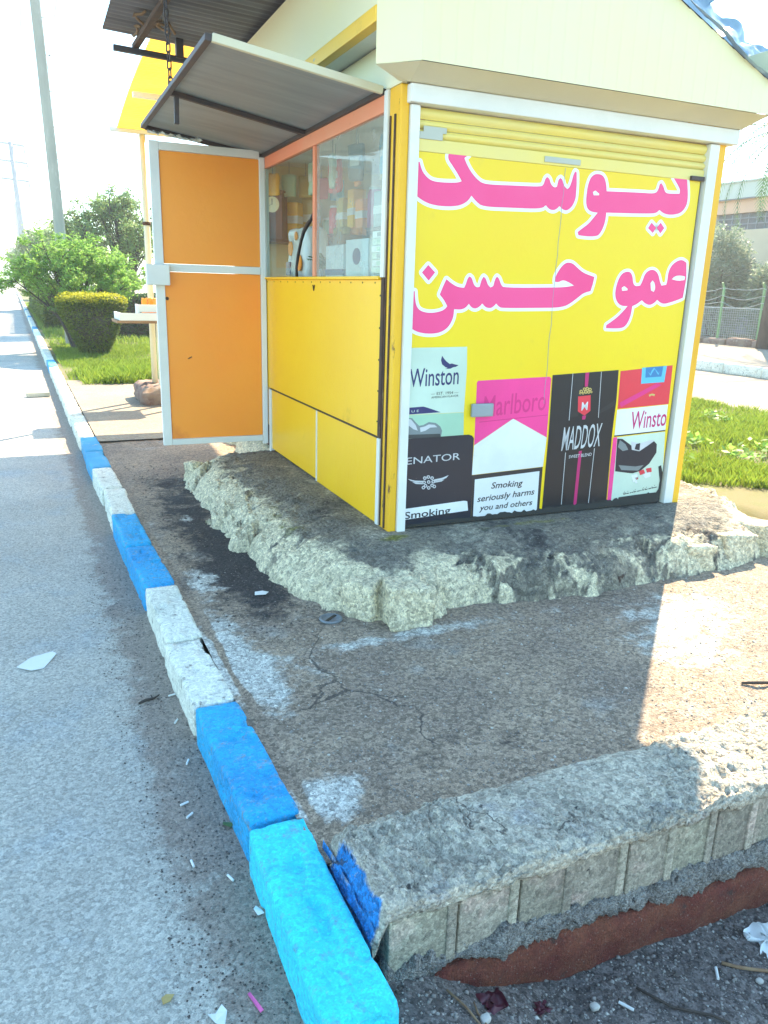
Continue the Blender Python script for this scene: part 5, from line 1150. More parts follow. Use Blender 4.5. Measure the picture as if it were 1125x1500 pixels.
for k, (u, c, h, nm) in enumerate([(.13, 'ink_red', .20, 'round red canister left of the case clock'), (.47, 'yellow', .30, 'large yellow carton right of the case clock'), (.62, 'ink_gold', .34, 'tall ochre carton on the back shelf'), (.78, 'ink_green', .2, 'green tin on the back shelf'), (.92, 'ink_plum', .28, 'plum carton at the right of the back shelf')]):
    g = good('canister' if k in (0, 3) else 'carton', nm, 'canister' if k in (0, 3) else 'carton', u, 3.14, 1.596, .8, 'goods on the back shelf')
    if k in (0, 3):
        mb = MB(); mb.lathe([(.055, 0), (.06, .02), (.06, h - .04), (.05, h - .02)], 18); mb.build('body', M[c], g, True); mb = MB(); mb.lathe([(.053, h - .02), (.053, h)], 18); mb.build('lid', M['ink_paper'], g)
    else:
        sbox(g, 'body', M[c], .12, .12, h); sbox(g, 'print_band', M['ink_paper'], .123, .123, .06, 0, 0, h * .45, 0)
for k in range(6):
    u = .12 + k * .14; c = ('orange', 'yellow', 'ink_green', 'ink_gold', 'ink_red', 'ink_cyan')[k]
    g = good('hanging_packet', ('orange', 'bright yellow', 'dark green', 'brownish', 'scarlet', 'turquoise')[k] + ' packet hanging above the back shelf', 'packet', u, 3.05, 1.93, 1.0, 'packets hanging over the back shelf')
    o = rough_box('body', .03, .12, .17, M[c], g, 4, .008, 12, 140 + k, .012); mb = MB(); mb.tube([(0, 0, .165), (0, .0, .27)], .003, 5); mb.build('string', M['wire'], g)
# fronds of a small potted palm seen through the broken corner
g = good('potted_palm', 'small green palm in a pot behind the broken corner of the window', 'plant', .16, 1.42, 1.263)
mb = MB(); mb.lathe([(.04, 0), (.055, .07), (.058, .075)], 14); mb.build('pot', M['redstone'], g)
V = []; F = []
for k in range(26):
    a = k * 2.4; el = .5 + .9 * ((k * 37) % 10) / 10; L = .12 + .07 * ((k * 13) % 7) / 7
    for q in range(9):
        t = (q + 1) / 9; p = Vector((math.cos(a) * math.cos(el) * L * t, math.sin(a) * math.cos(el) * L * t, .07 + math.sin(el) * L * t - .06 * t * t))
        for s in (-1, 1):
            e = p + Vector((-math.sin(a) * s * .045 + math.cos(a) * .03, math.cos(a) * s * .045 + math.sin(a) * .03, .01)) * (1.1 - t * .6); w = Vector((0, 0, .005)); b = len(V)
            V += [p - w, p + w, e]; F.append((b, b + 1, b + 2))
np_mesh('fronds', np.array([tuple(v) for v in V]), np.array(F), M['palm'], g, False)

# ---------------------------------------------------------------- rear stall canopy (yellow translucent sheets on a pole)
rc = empty('rear_canopy', (1.5, 8.4, .1)); tag(rc, 'yellow corrugated plastic canopy on thin pale poles behind the kiosk', 'canopy')
nd = 520; ds = np.linspace(6.35, 10.42, nd); us = np.linspace(0, 1, 8)
U, Dd = np.meshgrid(us, ds)
X = (1.08 + .20 * (Dd - 6.35) / 4.07) + U * 3.1
Z = 3.30 + .05 * np.sin((Dd - 6.35) / 4.07 * PI) + .016 * np.sin(2 * PI * Dd / .09) + .10 * U
i_ = np.arange(U.size).reshape(U.shape)
f = np.stack([i_[:-1, :-1], i_[:-1, 1:], i_[1:, 1:], i_[1:, :-1]], -1).reshape(-1, 4)
np_mesh('roof_sheet', np.stack([X - 1.5, Dd - 8.4, Z - .1], -1).reshape(-1, 3), f, M['yellow_sheet'], rc, True)
mb = MB(); mb.box(2.4, -2.0, 3.20, 2.46, 2.0, 3.25); mb.build('edge_purlin', M['wood'], rc)
for (y_, z_) in ((-1.95, 3.165), (0.0, 3.165), (1.94, 3.165)):
    mb = MB(); mb.box(-.30, y_ - .03, z_, 2.6, y_ + .03, z_ + .045); mb.build('purlin', M['box_white'], rc)
for (x_, y_, r_) in ((.06, 1.95, .042), (2.43, 1.95, .04), (2.43, -1.7, .04)):
    mb = MB(); mb.tube([(x_, y_, .06 if x_ > 1 else .24), (x_ - .0, y_, 3.16)], r_ * .9, 10); mb.build('pole', M['cream_dk'], rc, True)
mb = MB(); mb.tube([(.06, 1.95, 2.15), (.06, 1.95, 2.19)], .05, 10); mb.build('pole_joint', M['rust'], rc, True)
rf = rough_box('rock_footing', .62, .9, .26, M['stone'], None, 10, .035, 5, 5, .09); rf.location = (1.62, 10.2, .09)
tag(rf, 'rough brown rock and rubble footing under the pale pole behind the door', 'rock')
# display table with boxes, half hidden by the door
tb = empty('display_table', (1.55, 9.9, .12)); tag(tb, 'rough plank table with white side boards half hidden behind the orange door', 'table')
for k in range(3):
    mb = MB(); mb.box(-.49, -.28 + k * .19, 1.00, .5, -.10 + k * .19, 1.03); mb.build('plank', M['wood'], tb, False, .003)
mb = MB(); mb.box(-.46, -.285, 1.032, .5, -.262, 1.115); mb.build('side_board', M['box_white'], tb, False, .003)
mb = MB(); mb.box(-.46, -.26, 1.032, -.435, .27, 1.115); mb.build('side_board', M['box_white'], tb, False, .003)
for x_, y_ in ((.4, -.2), (.4, .2), (.05, .22)):
    mb = MB(); mb.box(x_ - .025, y_ - .025, -.01, x_ + .025, y_ + .025, 1.0); mb.build('leg', M['cream_dk'], tb)
cr = empty('crate', (1.52, 9.78, 1.155)); tag(cr, 'white wooden box standing on the plank table behind the door', 'box')
sbox(cr, 'front_board', M['box_white'], .42, .02, .085, 0, -.09, 0); sbox(cr, 'front_board', M['box_white'], .42, .02, .085, 0, -.09, .092); sbox(cr, 'side_board', M['box_white'], .02, .24, .177, -.20, .03, 0); sbox(cr, 'side_board', M['box_white'], .02, .24, .177, .20, .03, 0); sbox(cr, 'base', M['box_white'], .38, .2, .012, 0, .03, 0)
sbox(cr, 'catch', M['black'], .06, .012, .022, .02, -.106, .055)
pk = empty('snack_packets', (1.52, 9.80, 1.168)); pk.name = 'snack_packet'; tag(pk, 'shiny orange snack packets standing up in the white box', 'packets')
for k in range(5):
    o = rough_box('packet', .07, .03, .24, M['orange'], pk, 4, .012, 14, 120 + k, .012); o.location = (-.12 + k * .06, .02 * math.sin(k * 2), 0); o.rotation_euler = (.1, .2 * math.sin(k * 3), .5 * math.sin(k))

# ---------------------------------------------------------------- vegetation
def leaf_mesh(name, C, L, Wd, mat, parent, up=.3, droop=0, seed=1, outward=None):
    """C (N,3) centres; one folded diamond (2 triangles) per leaf"""
    r = np.random.default_rng(seed); N = len(C)
    d = r.normal(size=(N, 3)); d[:, 2] = d[:, 2] * .5 - droop
    if outward is not None: d = d * .6 + outward
    d /= np.linalg.norm(d, axis=1)[:, None] + 1e-9
    a = r.normal(size=(N, 3)); a[:, 2] += up * 3
    s = np.cross(d, a); s /= np.linalg.norm(s, axis=1)[:, None] + 1e-9
    l = L * r.uniform(.6, 1.3, (N, 1)); w = Wd * r.uniform(.7, 1.2, (N, 1))
    v = np.stack([C - d * l / 2, C + s * w / 2, C + d * l / 2, C - s * w / 2], 1).reshape(-1, 3)
    i = np.arange(N)[:, None] * 4
    return np_mesh(name, v, np.concatenate([i, i + 1, i + 2, i + 3], 1), mat, parent, False)

def make_tree(name, label, cat, loc, stems, lobes, leaf, nleaf, Ls, seed, trunk_r=.09, group=None):
    """lobes: (x,y,z,rx,rz) in tree space; limbs run from the stems into the lobes, leaves sit on twigs"""
    r = random.Random(seed); rn = np.random.default_rng(seed)
    root = empty(name, loc); tag(root, label, cat, group)
    mb = MB(); tips = []
    for k in range(stems):
        a = 2 * PI * k / stems + r.uniform(-.3, .3); sp = .10 if stems > 1 else 0
        base = Vector((math.cos(a) * sp, math.sin(a) * sp, -.15))
        for (lx, ly, lz, lr, lh) in lobes[k::stems]:
            end = Vector((lx, ly, lz)); P = [base]
            mid = base + Vector(((end.x - base.x) * .28, (end.y - base.y) * .28, (end.z - base.z) * .55)) + Vector((r.uniform(-.08, .08), r.uniform(-.08, .08), 0))
            for t in (.15, .3, .45, .6, .75, .9, 1):
                q = base.lerp(mid, min(1, t * 2)) if t < .5 else mid.lerp(end, (t - .5) * 2)
                P.append(q + Vector((r.uniform(-.04, .04), r.uniform(-.04, .04), 0)))
            mb.tube(P, [trunk_r * (1 - .82 * i / (len(P) - 1)) for i in range(len(P))], 7, cap=False)
            for q in range(12):
                s0 = P[r.randint(3, len(P) - 1)]
                u = Vector((r.gauss(0, 1), r.gauss(0, 1), r.gauss(.25, .8))).normalized()
                e = end + Vector((u.x * lr, u.y * lr, u.z * lh)) * r.uniform(.55, 1)
                m_ = s0.lerp(e, .5) + Vector((r.uniform(-.08, .08), r.uniform(-.08, .08), r.uniform(-.02, .10)))
                mb.tube([s0, m_, e], [trunk_r * .2, trunk_r * .13, trunk_r * .05], 5, cap=False)
                tips.append((s0, m_, e))
                for w in range(3):
                    p0 = m_.lerp(e, r.random()); e2 = p0 + Vector((r.gauss(0, .25), r.gauss(0, .25), r.gauss(.02, .14))) * lr
                    mb.tube([p0, e2], [trunk_r * .08, trunk_r * .03], 4, cap=False); tips.append((p0, p0.lerp(e2, .5), e2))
    mb.build('trunk', M['bark'], root, True)
    T = np.array([[tuple(a), tuple(b), tuple(c)] for a, b, c in tips])
    k = rn.integers(0, len(T), nleaf); t = rn.uniform(.2, 1.05, (nleaf, 1))
    C = np.where(t < .5, T[k, 0] * (1 - 2 * t) + T[k, 1] * 2 * t, T[k, 1] * (2 - 2 * t) + T[k, 2] * (2 * t - 1))
    C = C + rn.normal(size=(nleaf, 3)) * Ls[2]
    leaf_mesh('crown', C, Ls[0], Ls[1], leaf, root, .5, .1, seed)
    return root
def lobes_(n, R_, z0, z1, rr, rh, seed, cx=0, cy=0):
    r = random.Random(seed); out = []
    for i in range(n):
        a = 2.4 * i + r.uniform(-.3, .3); d = R_ * math.sqrt((i + .5) / n)
        out.append((cx + math.cos(a) * d, cy + math.sin(a) * d, z0 + (z1 - z0) * (1 - (d / R_) ** 2 * .7) * r.uniform(.75, 1.05), rr * r.uniform(.8, 1.2), rh * r.uniform(.8, 1.2)))
    return out
make_tree('acacia_tree', 'bright green feathery low tree with several stems in front of the concrete pole', 'tree', (1.30, 18.9, .1), 5,
          lobes_(19, 1.35, .95, 2.30, .52, .36, 3), M['acacia'], 36000, (.085, .028, .035), 5, .05)
make_tree('shade_tree', 'taller pale green tree with a dark forked trunk just left of the orange door', 'tree', (3.30, 26.5, .1), 2,
          lobes_(12, 1.5, 2.0, 4.0, .75, .55, 6, -.45, 0), M['acacia2'], 22000, (.10, .045, .07), 9, .11)
make_tree('shade_tree', 'hazy tree far behind the concrete pole, left of the forked one', 'tree', (2.5, 46, .1), 2,
          lobes_(10, 1.9, 2.2, 4.3, .9, .7, 8), M['acacia2'], 12000, (.17, .08, .10), 12, .13)
for k, (x, y, s, lb) in enumerate([(4.6, 66, 1.25, 'distant roadside tree behind the pylons, nearest of the far row'), (2.4, 95, 1.3, 'distant roadside tree in the middle of the far row'), (2.2, 140, 1.6, 'most distant roadside tree at the end of the far row'), (-12.0, 150, 1.8, 'distant tree on the opposite side of the road')]):
    make_tree('roadside_tree', lb, 'tree', (x, y, .1), 1, [(a * s, b * s, c * s, d * s, e * s) for a, b, c, d, e in lobes_(8, 1.7, 2.0, 4.0, .9, .8, 20 + k)], M['acacia2'], 5000, (.34, .2, .2), 30 + k, .15)

def shell_bush(name, label, cat, loc, fn, n, leaf, Ls, seed, core=True):
    """fn(u,v) -> surface point and outward direction arrays"""
    root = empty(name, loc); tag(root, label, cat)
    rn = np.random.default_rng(seed)
    P, Nn = fn(rn.random(n), rn.random(n), rn)
    P = P - Nn * np.abs(rn.normal(size=(n, 1))) * Ls[2]
    leaf_mesh('foliage', P, Ls[0], Ls[1], leaf, root, .3, 0, seed, Nn * .6)
    return root
# clipped privet: a cup that widens to a flat top
prof_b = [(.22, -.02), (.32, .14), (.47, .46), (.60, .78), (.68, 1.02), (.67, 1.12), (.60, 1.17)]
def cup(u, v, rn):
    n = len(u); L = np.array(prof_b); seg = np.hypot(*np.diff(L, axis=0).T); cum = np.concatenate([[0], np.cumsum(seg)]); tot = cum[-1] + .85
    s = v * tot; a = u * 2 * PI
    side = s < cum[-1]
    r = np.where(side, np.interp(s, cum, L[:, 0]), .62 * np.sqrt(rn.random(n))); z = np.where(side, np.interp(s, cum, L[:, 1]), 1.18)
    lump = 1 + .20 * (fbm(a * 2 + 9, z * 4, 1.3, 3, 5) - .5); r = r * lump; z = z + .05 * (fbm(np.cos(a) * r * 3 + 20, np.sin(a) * r * 3 + 20, 2, 3, 7) - .4)
    N_ = np.stack([np.cos(a) * side, np.sin(a) * side, np.where(side, .15, 1.0)], 1)
    return np.stack([np.cos(a) * r, np.sin(a) * r, z], 1), N_
b = shell_bush('clipped_bush', 'clipped cup shaped dark bush with a sunlit yellow top beside the kerb', 'bush', (1.43, 17.2, .1), cup, 34000, M['privet'], (.048, .026, .07), 3)
rn_ = np.random.default_rng(8); a_ = rn_.uniform(0, 2 * PI, 9000); r_ = .69 * np.sqrt(rn_.random(9000)); z_ = 1.19 + .05 * (fbm(np.cos(a_) * r_ * 3 + 20, np.sin(a_) * r_ * 3 + 20, 2, 3, 7) - .4) + rn_.normal(0, .028, 9000) - .10 * (r_ / .69) ** 6
leaf_mesh('sunlit_leaves', np.stack([np.cos(a_) * r_, np.sin(a_) * r_, z_], 1), .05, .026, M['sunlit_leaves'], b, .2, -.5, 8)  # yellow leaf layer paints the sunlit look onto the bush top
mb = MB(); mb.lathe([(.15, 0), (.26, .15), (.42, .45), (.53, .75), (.56, .95), (.4, .98)], 18); mb.build('twigs', M['bark'], b, True)
mb = MB()
for k in range(9): mb.tube([(.10 * math.cos(k * .7), .10 * math.sin(k * .7), -.06), (.2 * math.cos(k * .7), .2 * math.sin(k * .7), .2)], .014, 5)
mb.build('stem', M['bark'], b, True)
def boxhedge(x0, x1, y0, y1, h):
    def fn(u, v, rn):
        n = len(u); k = rn.choice(3, n, p=[.45, .25, .30])
        x = np.where(k == 0, x0, x0 + (x1 - x0) * u); y = np.where(k == 1, y0, y0 + (y1 - y0) * v); z = np.where(k == 2, h, h * rn.random(n))
        y = np.where(k == 0, y0 + (y1 - y0) * v, y)
        e = .14 * (fbm(y * 1.2 + 30, z * 2 + x, 1, 3, 9) - .5)
        N_ = np.stack([(k == 0) * -1.0, (k == 1) * -1.0, (k == 2) * 1.0], 1)
        return np.stack([x, y, z], 1) + N_ * e[:, None], N_
    return fn
hd = shell_bush('hedge', 'long low dark hedge running along the kerb beyond the clipped bush', 'hedge', (0, 0, .1), boxhedge(.78, 1.75, 27, 48, 1.22), 26000, M['privet'], (.085, .05, .12), 6)
mb = MB(); mb.box(.92, 27.15, -.05, 1.65, 47.9, 1.06); mb.build('twigs', M['bark'], hd)
hd = shell_bush('hedge', 'dark leafy hedge between the clipped bush and the forked tree', 'hedge', (0, 0, .1), boxhedge(1.95, 3.9, 22.5, 24.2, 1.15), 16000, M['hedge'], (.075, .045, .12), 8)
mb = MB(); mb.box(2.1, 22.65, -.05, 3.8, 24.1, 1.0); mb.build('twigs', M['bark'], hd)

def blades(name, x0, x1, y0, y1, zf, n, h, w, mat, seed, clump=2.0, mask=None):
    r = np.random.default_rng(seed)
    x = r.uniform(x0, x1, n * 2); y = r.uniform(y0, y1, n * 2)
    d = fbm(x, y, clump, 3, seed)
    k = d + r.uniform(-.22, .22, n * 2) > .42
    if mask is not None: k &= mask(x, y, r)
    x = x[k][:n]; y = y[k][:n]; d = d[k][:n]; m = len(x)
    z = zf(x, y) - .01; hh = h * r.uniform(.4, 1.25, m) * (.5 + d)
    a = r.uniform(0, 2 * PI, m); lean = r.uniform(.1, .75, m) * hh; la = r.uniform(0, 2 * PI, m)
    ww = w * r.uniform(.6, 1.3, m)
    b0 = np.stack([x - np.cos(a) * ww, y - np.sin(a) * ww, z], 1); b1 = np.stack([x + np.cos(a) * ww, y + np.sin(a) * ww, z], 1)
    mi = np.stack([x + np.cos(la) * lean * .35, y + np.sin(la) * lean * .35, z + hh * .6], 1)
    tp_ = np.stack([x + np.cos(la) * lean, y + np.sin(la) * lean, z + hh], 1)
    v = np.stack([b0, b1, mi + (b1 - b0) * .35, tp_], 1).reshape(-1, 3)
    i = np.arange(m)[:, None] * 4
    o = np_mesh(name, v, np.concatenate([i, i + 1, i + 2, i + 3], 1), mat, None, False)
    return tag(o, None, None, None, 'stuff')
vz = lambda X, Y: .10 + 0 * X
blades('grass', .68, 6.0, 12.0, 20, vz, 60000, .085, .007, M['grass'], 5, 1.3)
blades('grass', .68, 8.6, 20, 55, vz, 40000, .14, .014, M['grass'], 6, .9)
blades('tall_grass', .8, 3.6, 12.0, 13.6, lambda X, Y: .12 + 0 * X, 9000, .15, .007, M['grass'], 7, 1.6)
lz = lambda X, Y: .150 + .05 * (fbm(X, Y, 1.1, 3, 61) - .4) * sstep(4.35, 4.9, X) - .10 * sstep(4.6, 4.35, X) - .2 * sstep(4.0 - (X - 4.35) * .9, 3.0 - (X - 4.35) * .9, Y)
blades('grass', 4.5, 8.75, 3.4, 12, lz, 110000, .085, .0045, M['grass'], 9, 1.8, lambda x, y, r: (y > 4.6 - (x - 4.5) * .75))
# broad leaved weeds in the lawn
r9 = np.random.default_rng(4); C_ = []
for k in range(26):
    cx, cy = r9.uniform(4.9, 7.6), r9.uniform(4.6, 8.6); n = r9.integers(25, 70)
    p = r9.normal(size=(n, 3)) * (.10, .10, .05); p[:, 0] += cx; p[:, 1] += cy; p[:, 2] = np.abs(p[:, 2]) + lz(np.array([cx]), np.array([cy]))[0] + .04; C_.append(p)
o = leaf_mesh('weeds', np.concatenate(C_), .075, .045, M['acacia'], None, .8, 0, 5); tag(o, None, None, None, 'stuff')
# pale grey-green shrubs before the far building
def ball(cz, rx, ry, rz, seed):
    def fn(u, v, rn):
        n = len(u); a = u * 2 * PI; c = v * 1.9 - .9; s = np.sqrt(np.clip(1 - c * c, 0, 1))
        D = np.stack([np.cos(a) * s, np.sin(a) * s, c], 1)
        k = 1 + .75 * (fbm(a * 1.6 + 50, c * 3 + 50, 1.1, 4, seed) - .5) ; k = k * rn.uniform(.45, 1.03, n) ** .35
        return D * np.stack([k * rx, k * ry, k * rz], 1) + (0, 0, cz), D
    return fn
sh = shell_bush('olive_shrub', 'large silvery green shrub behind the wire fence, touching the kiosk in the view', 'shrub', (24.2, 22.4, .2), ball(1.9, 1.35, 1.35, 2.05, 15), 16000, M['olive'], (.15, .06, .35), 15)
mb = MB()
for k in range(6): mb.tube([(.1 * math.cos(k), .1 * math.sin(k), -.1), (.4 * math.cos(k), .4 * math.sin(k), 1.2), (.8 * math.cos(k), .8 * math.sin(k), 2.4)], [.07, .05, .02], 6)
mb.build('trunk', M['bark'], sh, True)
sh = shell_bush('olive_shrub', 'lower rounded grey green shrub by the right edge of the view behind the fence', 'shrub', (24.6, 20.1, .2), ball(1.45, 1.15, 1.3, 1.6, 18), 11000, M['olive'], (.14, .06, .3), 16)
mb = MB()
for k in range(5): mb.tube([(.1 * math.cos(k), .1 * math.sin(k), -.1), (.5 * math.cos(k), .5 * math.sin(k), 1.6)], [.06, .02], 6)
mb.build('trunk', M['bark'], sh, True)
sh = shell_bush('olive_shrub', 'dusty grey shrub behind the fence further along the building', 'shrub', (24.2, 26.2, .2), ball(1.7, 1.5, 1.8, 1.9, 21), 10000, M['olive'], (.16, .07, .35), 17)
mb = MB(); mb.tube([(0, 0, -.1), (.05, .1, 1.6)], [.09, .05], 6); mb.build('trunk', M['bark'], sh, True)
# date palm: drooping fronds at the upper right
pt = empty('palm_tree', (20.5, 16.9, .1)); tag(pt, 'palm tree whose drooping fronds hang at the upper right edge', 'palm')
mb = MB(); mb.tube([(0, 0, -.1), (.05, .0, 2), (.0, .05, 4.2), (-.02, .05, 6.1)], [.24, .19, .18, .2], 12); mb.build('trunk', M['bark'], pt, True)
V = []; F = []; rp = random.Random(5); rib = MB()
for k in range(34):
    a = k * 2.399; el = 1.2 - 1.7 * (k / 34); Lf = rp.uniform(2.7, 3.5); P = []; p = Vector((-.02, .05, 6.1)); ang = el
    for q in range(14):
        P.append(p.copy()); d = Vector((math.cos(a) * math.cos(ang), math.sin(a) * math.cos(ang), math.sin(ang))); p = p + d * Lf / 14; ang -= .13
    rib.tube(P, [.02 * (1 - .8 * i / 13) for i in range(14)], 4)
    for q in range(2, 14):
        for h_ in (0, .5):
            c = P[q].lerp(P[min(q + 1, 13)], h_); d = (P[min(q + 1, 13)] - P[q - 1]).normalized(); s = d.cross(Vector((0, 0, 1))).normalized()
            for sg in (-1, 1):
                tip = c + (d * .55 + s * sg * .8 + Vector((0, 0, -.45))) * .42 * (1.1 - .045 * q); w = d * .022; b = len(V)
                V += [c - w, c + w, tip]; F.append((b, b + 1, b + 2))
np_mesh('crown', np.array([tuple(v) for v in V]), np.array(F), M['palm'], pt, False)
rib.build('frond_ribs', M['palm'], pt, True)

# ---------------------------------------------------------------- poles, pylons, wires
pole = empty('concrete_pole', (1.15, 20.0, .1)); tag(pole, 'tall leaning concrete utility pole rising out of the green tree', 'pole')
PT = lambda z: Vector((-.020 * z - .0006 * z * z, 0, z))
mb = MB()
n = 12; V_ = []
for z in np.linspace(-.3, 9.6, 14):
    c = PT(z); hw = .125 - .0035 * z; hd = .115 - .003 * z; ch_ = .03
    V_ += [(c.x - hw + ch_, -hd, z), (c.x + hw - ch_, -hd, z), (c.x + hw, -hd + ch_, z), (c.x + hw, hd - ch_, z), (c.x + hw - ch_, hd, z), (c.x - hw + ch_, hd, z), (c.x - hw, hd - ch_, z), (c.x - hw, -hd + ch_, z)]
F_ = [(i * 8 + k, i * 8 + (k + 1) % 8, (i + 1) * 8 + (k + 1) % 8, (i + 1) * 8 + k) for i in range(13) for k in range(8)] + [tuple(range(104, 112))]
mb.add(V_, F_); mb.build('shaft', M['concrete'], pole)
for z in (3.4, 4.05, 4.7, 5.4, 6.1, 6.8, 7.5):
    c = PT(z); mb = MB(); mb.tube([(c.x + .09, 0, z), (c.x + .19, 0, z), (c.x + .21, 0, z + .03)], .009, 6); mb.build('step_bolt', M['dksteel'], pole, True)
mb = MB(); c = PT(8.9); mb.bar((c.x - .9, 0, 8.9), (c.x + .9, 0, 8.9), .09, .09); mb.build('cross_arm', M['dksteel'], pole)
def pylon(label, x, y, H, arm, lean):
    t = empty('power_pylon', (x, y, .05)); tag(t, label, 'pylon', 'pylons along the far verge')
    mb = MB(); mb.tube([(0, 0, 0), (lean * .5, 0, H * .5), (lean, 0, H)], [H * .026, H * .020, H * .015], 8); mb.build('shaft', M['steel_far'], t, True)
    for f_, w in ((.985, 1.0), (.875, 1.12), (.76, 1.08)):
        z = H * f_; cx = lean * f_
        mb = MB(); mb.bar((cx - arm * w, 0, z + .1), (cx + arm * w, 0, z - .05), .19, .19); a_ = mb.build('cross_arm', M['steel_far'], t)
        for s in (-1, 1):
            mb = MB(); mb.tube([(cx + s * arm * w, 0, z), (cx + s * arm * w, 0, z - .35), (cx + s * (arm * w + .05), 0, z - 1.05)], [.06, .09, .05], 5); mb.build('insulator', M['steel_far'], a_, True)
pylon('nearer steel pylon with three cross arms at the far left', 1.55, 90, 14.3, 1.15, -.42)
pylon('farther small steel pylon with three cross arms left of the nearer one', 2.2, 170, 15.3, 1.25, -.4)
pylon('farthest pylon, only its arms showing through the haze', 1.2, 290, 17.5, 1.6, -.3)
for k, (xo, z0) in enumerate([(-.85, 8.95), (.0, 9.0), (.85, 8.95)]):
    P = []
    for t in np.linspace(0, 1, 30):
        P.append(Vector((1.15 - .25 + xo, 20, z0)).lerp(Vector((1.2 + xo * 1.25, 90, 12.6)), t) - Vector((0, 0, 4 * t * (1 - t) * 1.4)))
    mb = MB(); mb.tube(P, .015, 4, cap=False); o = mb.build('power_line', M['wire'], None); o.location = (0, 0, 0)
    tag(o, ('thin power line on the left side', 'thin power line in the middle', 'thin power line on the right side')[k] + ' running from the leaning pole to the pylon', 'wire', 'power lines')
# a few cars far down the road
for k, (x, y, c) in enumerate([(-2.0, 118, 'carpaint'), (-.9, 150, 'steel_far'), (-5.0, 132, 'carpaint')]):
    t = empty('parked_car', (x, y, 0)); tag(t, ('small white car far down the road', 'small grey car behind the white one far down the road', 'white car at the far side of the road')[k], 'car')
    mb = MB()
    pf = [(-2.1, .35), (-2.1, .75), (-1.9, .86), (-1.3, .92), (-.7, 1.42), (.9, 1.44), (1.5, .98), (2.0, .92), (2.15, .6), (2.1, .35)]
    V_ = [(s * (.83 if z < 1 else .66), yy, z) for s in (-1, 1) for yy, z in pf]; n = len(pf)
    mb.add(V_, [tuple(range(n)), tuple(range(2 * n - 1, n - 1, -1))] + [(i, (i + 1) % n, (i + 1) % n + n, i + n) for i in range(n)]); mb.build('body', M[c], t, False, .05)
    mb = MB(); mb.add([(-.62, -1.28, .96), (.62, -1.28, .96), (.56, -.76, 1.37), (-.56, -.76, 1.37)], [(0, 1, 2, 3)]); w = mb.build('windscreen', M['carglass'], t); w.location = (0, -.03, .03)
    for sx in (-1, 1):
        for yy in (-1.35, 1.3):
            mb = MB(); mb.tube([(sx * .84, yy, .32), (sx * .66, yy, .32)], .32, 14); mb.build('wheel', M['tyre'], t)
        mb = MB(); mb.box(sx * .62 - .14, -2.13, .62, sx * .62 + .14, -2.09, .76); mb.build('headlight', M['ink_paper'], t)

# ---------------------------------------------------------------- the yard across the side road
fe = empty('wire_fence', (21.0, 18.0, .15)); tag(fe, 'green post and wire mesh fence with loose barbed wire on top', 'fence')
pys = [19.16 + 1.56 * j for j in range(-8, 14)]
post0 = None
for y in pys:
    if post0 is None:
        mb = MB(); mb.bar((0, 0, -.1), (0, 0, 1.80), .06, .06); mb.bar((0, 0, 1.79), (-.10, 0, 1.95), .05, .05); post0 = mb.build('post', M['fence_green'], fe)
    else:
        post0 = post0.copy(); COL.objects.link(post0)
    post0.location = (0, y - 18.0, 0)
mb = MB(); y0_, y1_ = pys[0] - 18, pys[-1] - 18
for z in np.arange(.06, 1.17, .075): mb.bar((.0, y0_, z), (.0, y1_, z), .009, .009)
for y in np.arange(y0_, y1_, .085): mb.bar((.004, y, .05), (.004, y, 1.16), .009, .009)
mb.bar((0, y0_, 1.17), (0, y1_, 1.17), .035, .035); mb.bar((0, y0_, .04), (0, y1_, .04), .03, .03)
o = mb.build('wire_mesh', M['wire'], fe); o['kind'] = 'stuff'
for k, z in enumerate((1.35, 1.55, 1.78)):
    P = []
    for j in range(len(pys) - 1):
        for t in (0, .2, .4, .6, .8): P.append((-.03 - .02 * k, pys[j] - 18 + 1.56 * t, z - (.05 + .16 * ((j * 7 + k * 3) % 5) / 5) * 4 * t * (1 - t) + .01 * math.sin(9 * t + k)))
    mb = MB(); mb.tube(P, .008, 4); mb.build('barbed_wire', M['wire'], fe)
fw = empty('kerb_wall', (20.8, 18, .1)); tag(fw, 'low broken earth and concrete edging under the wire fence', 'wall')
random.seed(12)
for j in range(30):
    o = rough_box('edging_block', .34, .98 + random.uniform(-.05, .02), .26 + random.uniform(-.05, .05), M['stone'], fw, 4, .03, 5, 200 + j, .05); o.location = (0, -9 + j, 0); o.rotation_euler = (0, 0, random.uniform(-.04, .04))

bd = empty('flat_roofed_building', (28.0, 24.0, .19)); tag(bd, 'long flat roofed peach and cream building behind the fence and shrubs', 'building')
def bdx(name, mat, x0, y0, z0, x1, y1, z1, bev=0):
    mb = MB(); mb.box(x0 - 28, y0 - 24, z0 - .19, x1 - 28, y1 - 24, z1 - .19); return mb.build(name, mat, bd, False, bev)
bdx('base_wall', M['facade_d'], 28.0, 6, .0, 40, 38, 2.6); bdx('cream_wall', M['facade'], 28.002, 6, 2.603, 40, 38, 4.40)
bdx('window_back', M['louvre'], 28.25, 6, 4.40, 40, 38, 5.08); bdx('peach_wall', M['facade_p'], 28.0, 6, 5.08, 40, 38, 5.62)
bdx('parapet', M['facade_g'], 27.75, 5.7, 5.622, 40.2, 38.3, 6.25); bdx('roof_drip', M['facade_g'], 27.68, 5.6, 6.252, 40.3, 38.4, 6.32)
bdx('wall_pier', M['facade'], 27.998, 6, 4.402, 28.3, 8, 5.078); bdx('wall_pier', M['facade'], 27.998, 26.6, 4.402, 28.3, 29, 5.078); bdx('wall_pier', M['facade'], 27.998, 34, 4.402, 28.3, 38, 5.078)
bdx('crack_line', M['louvre'], 27.745, 24.4, 5.60, 27.75, 26.6, 5.64)
lv0 = None
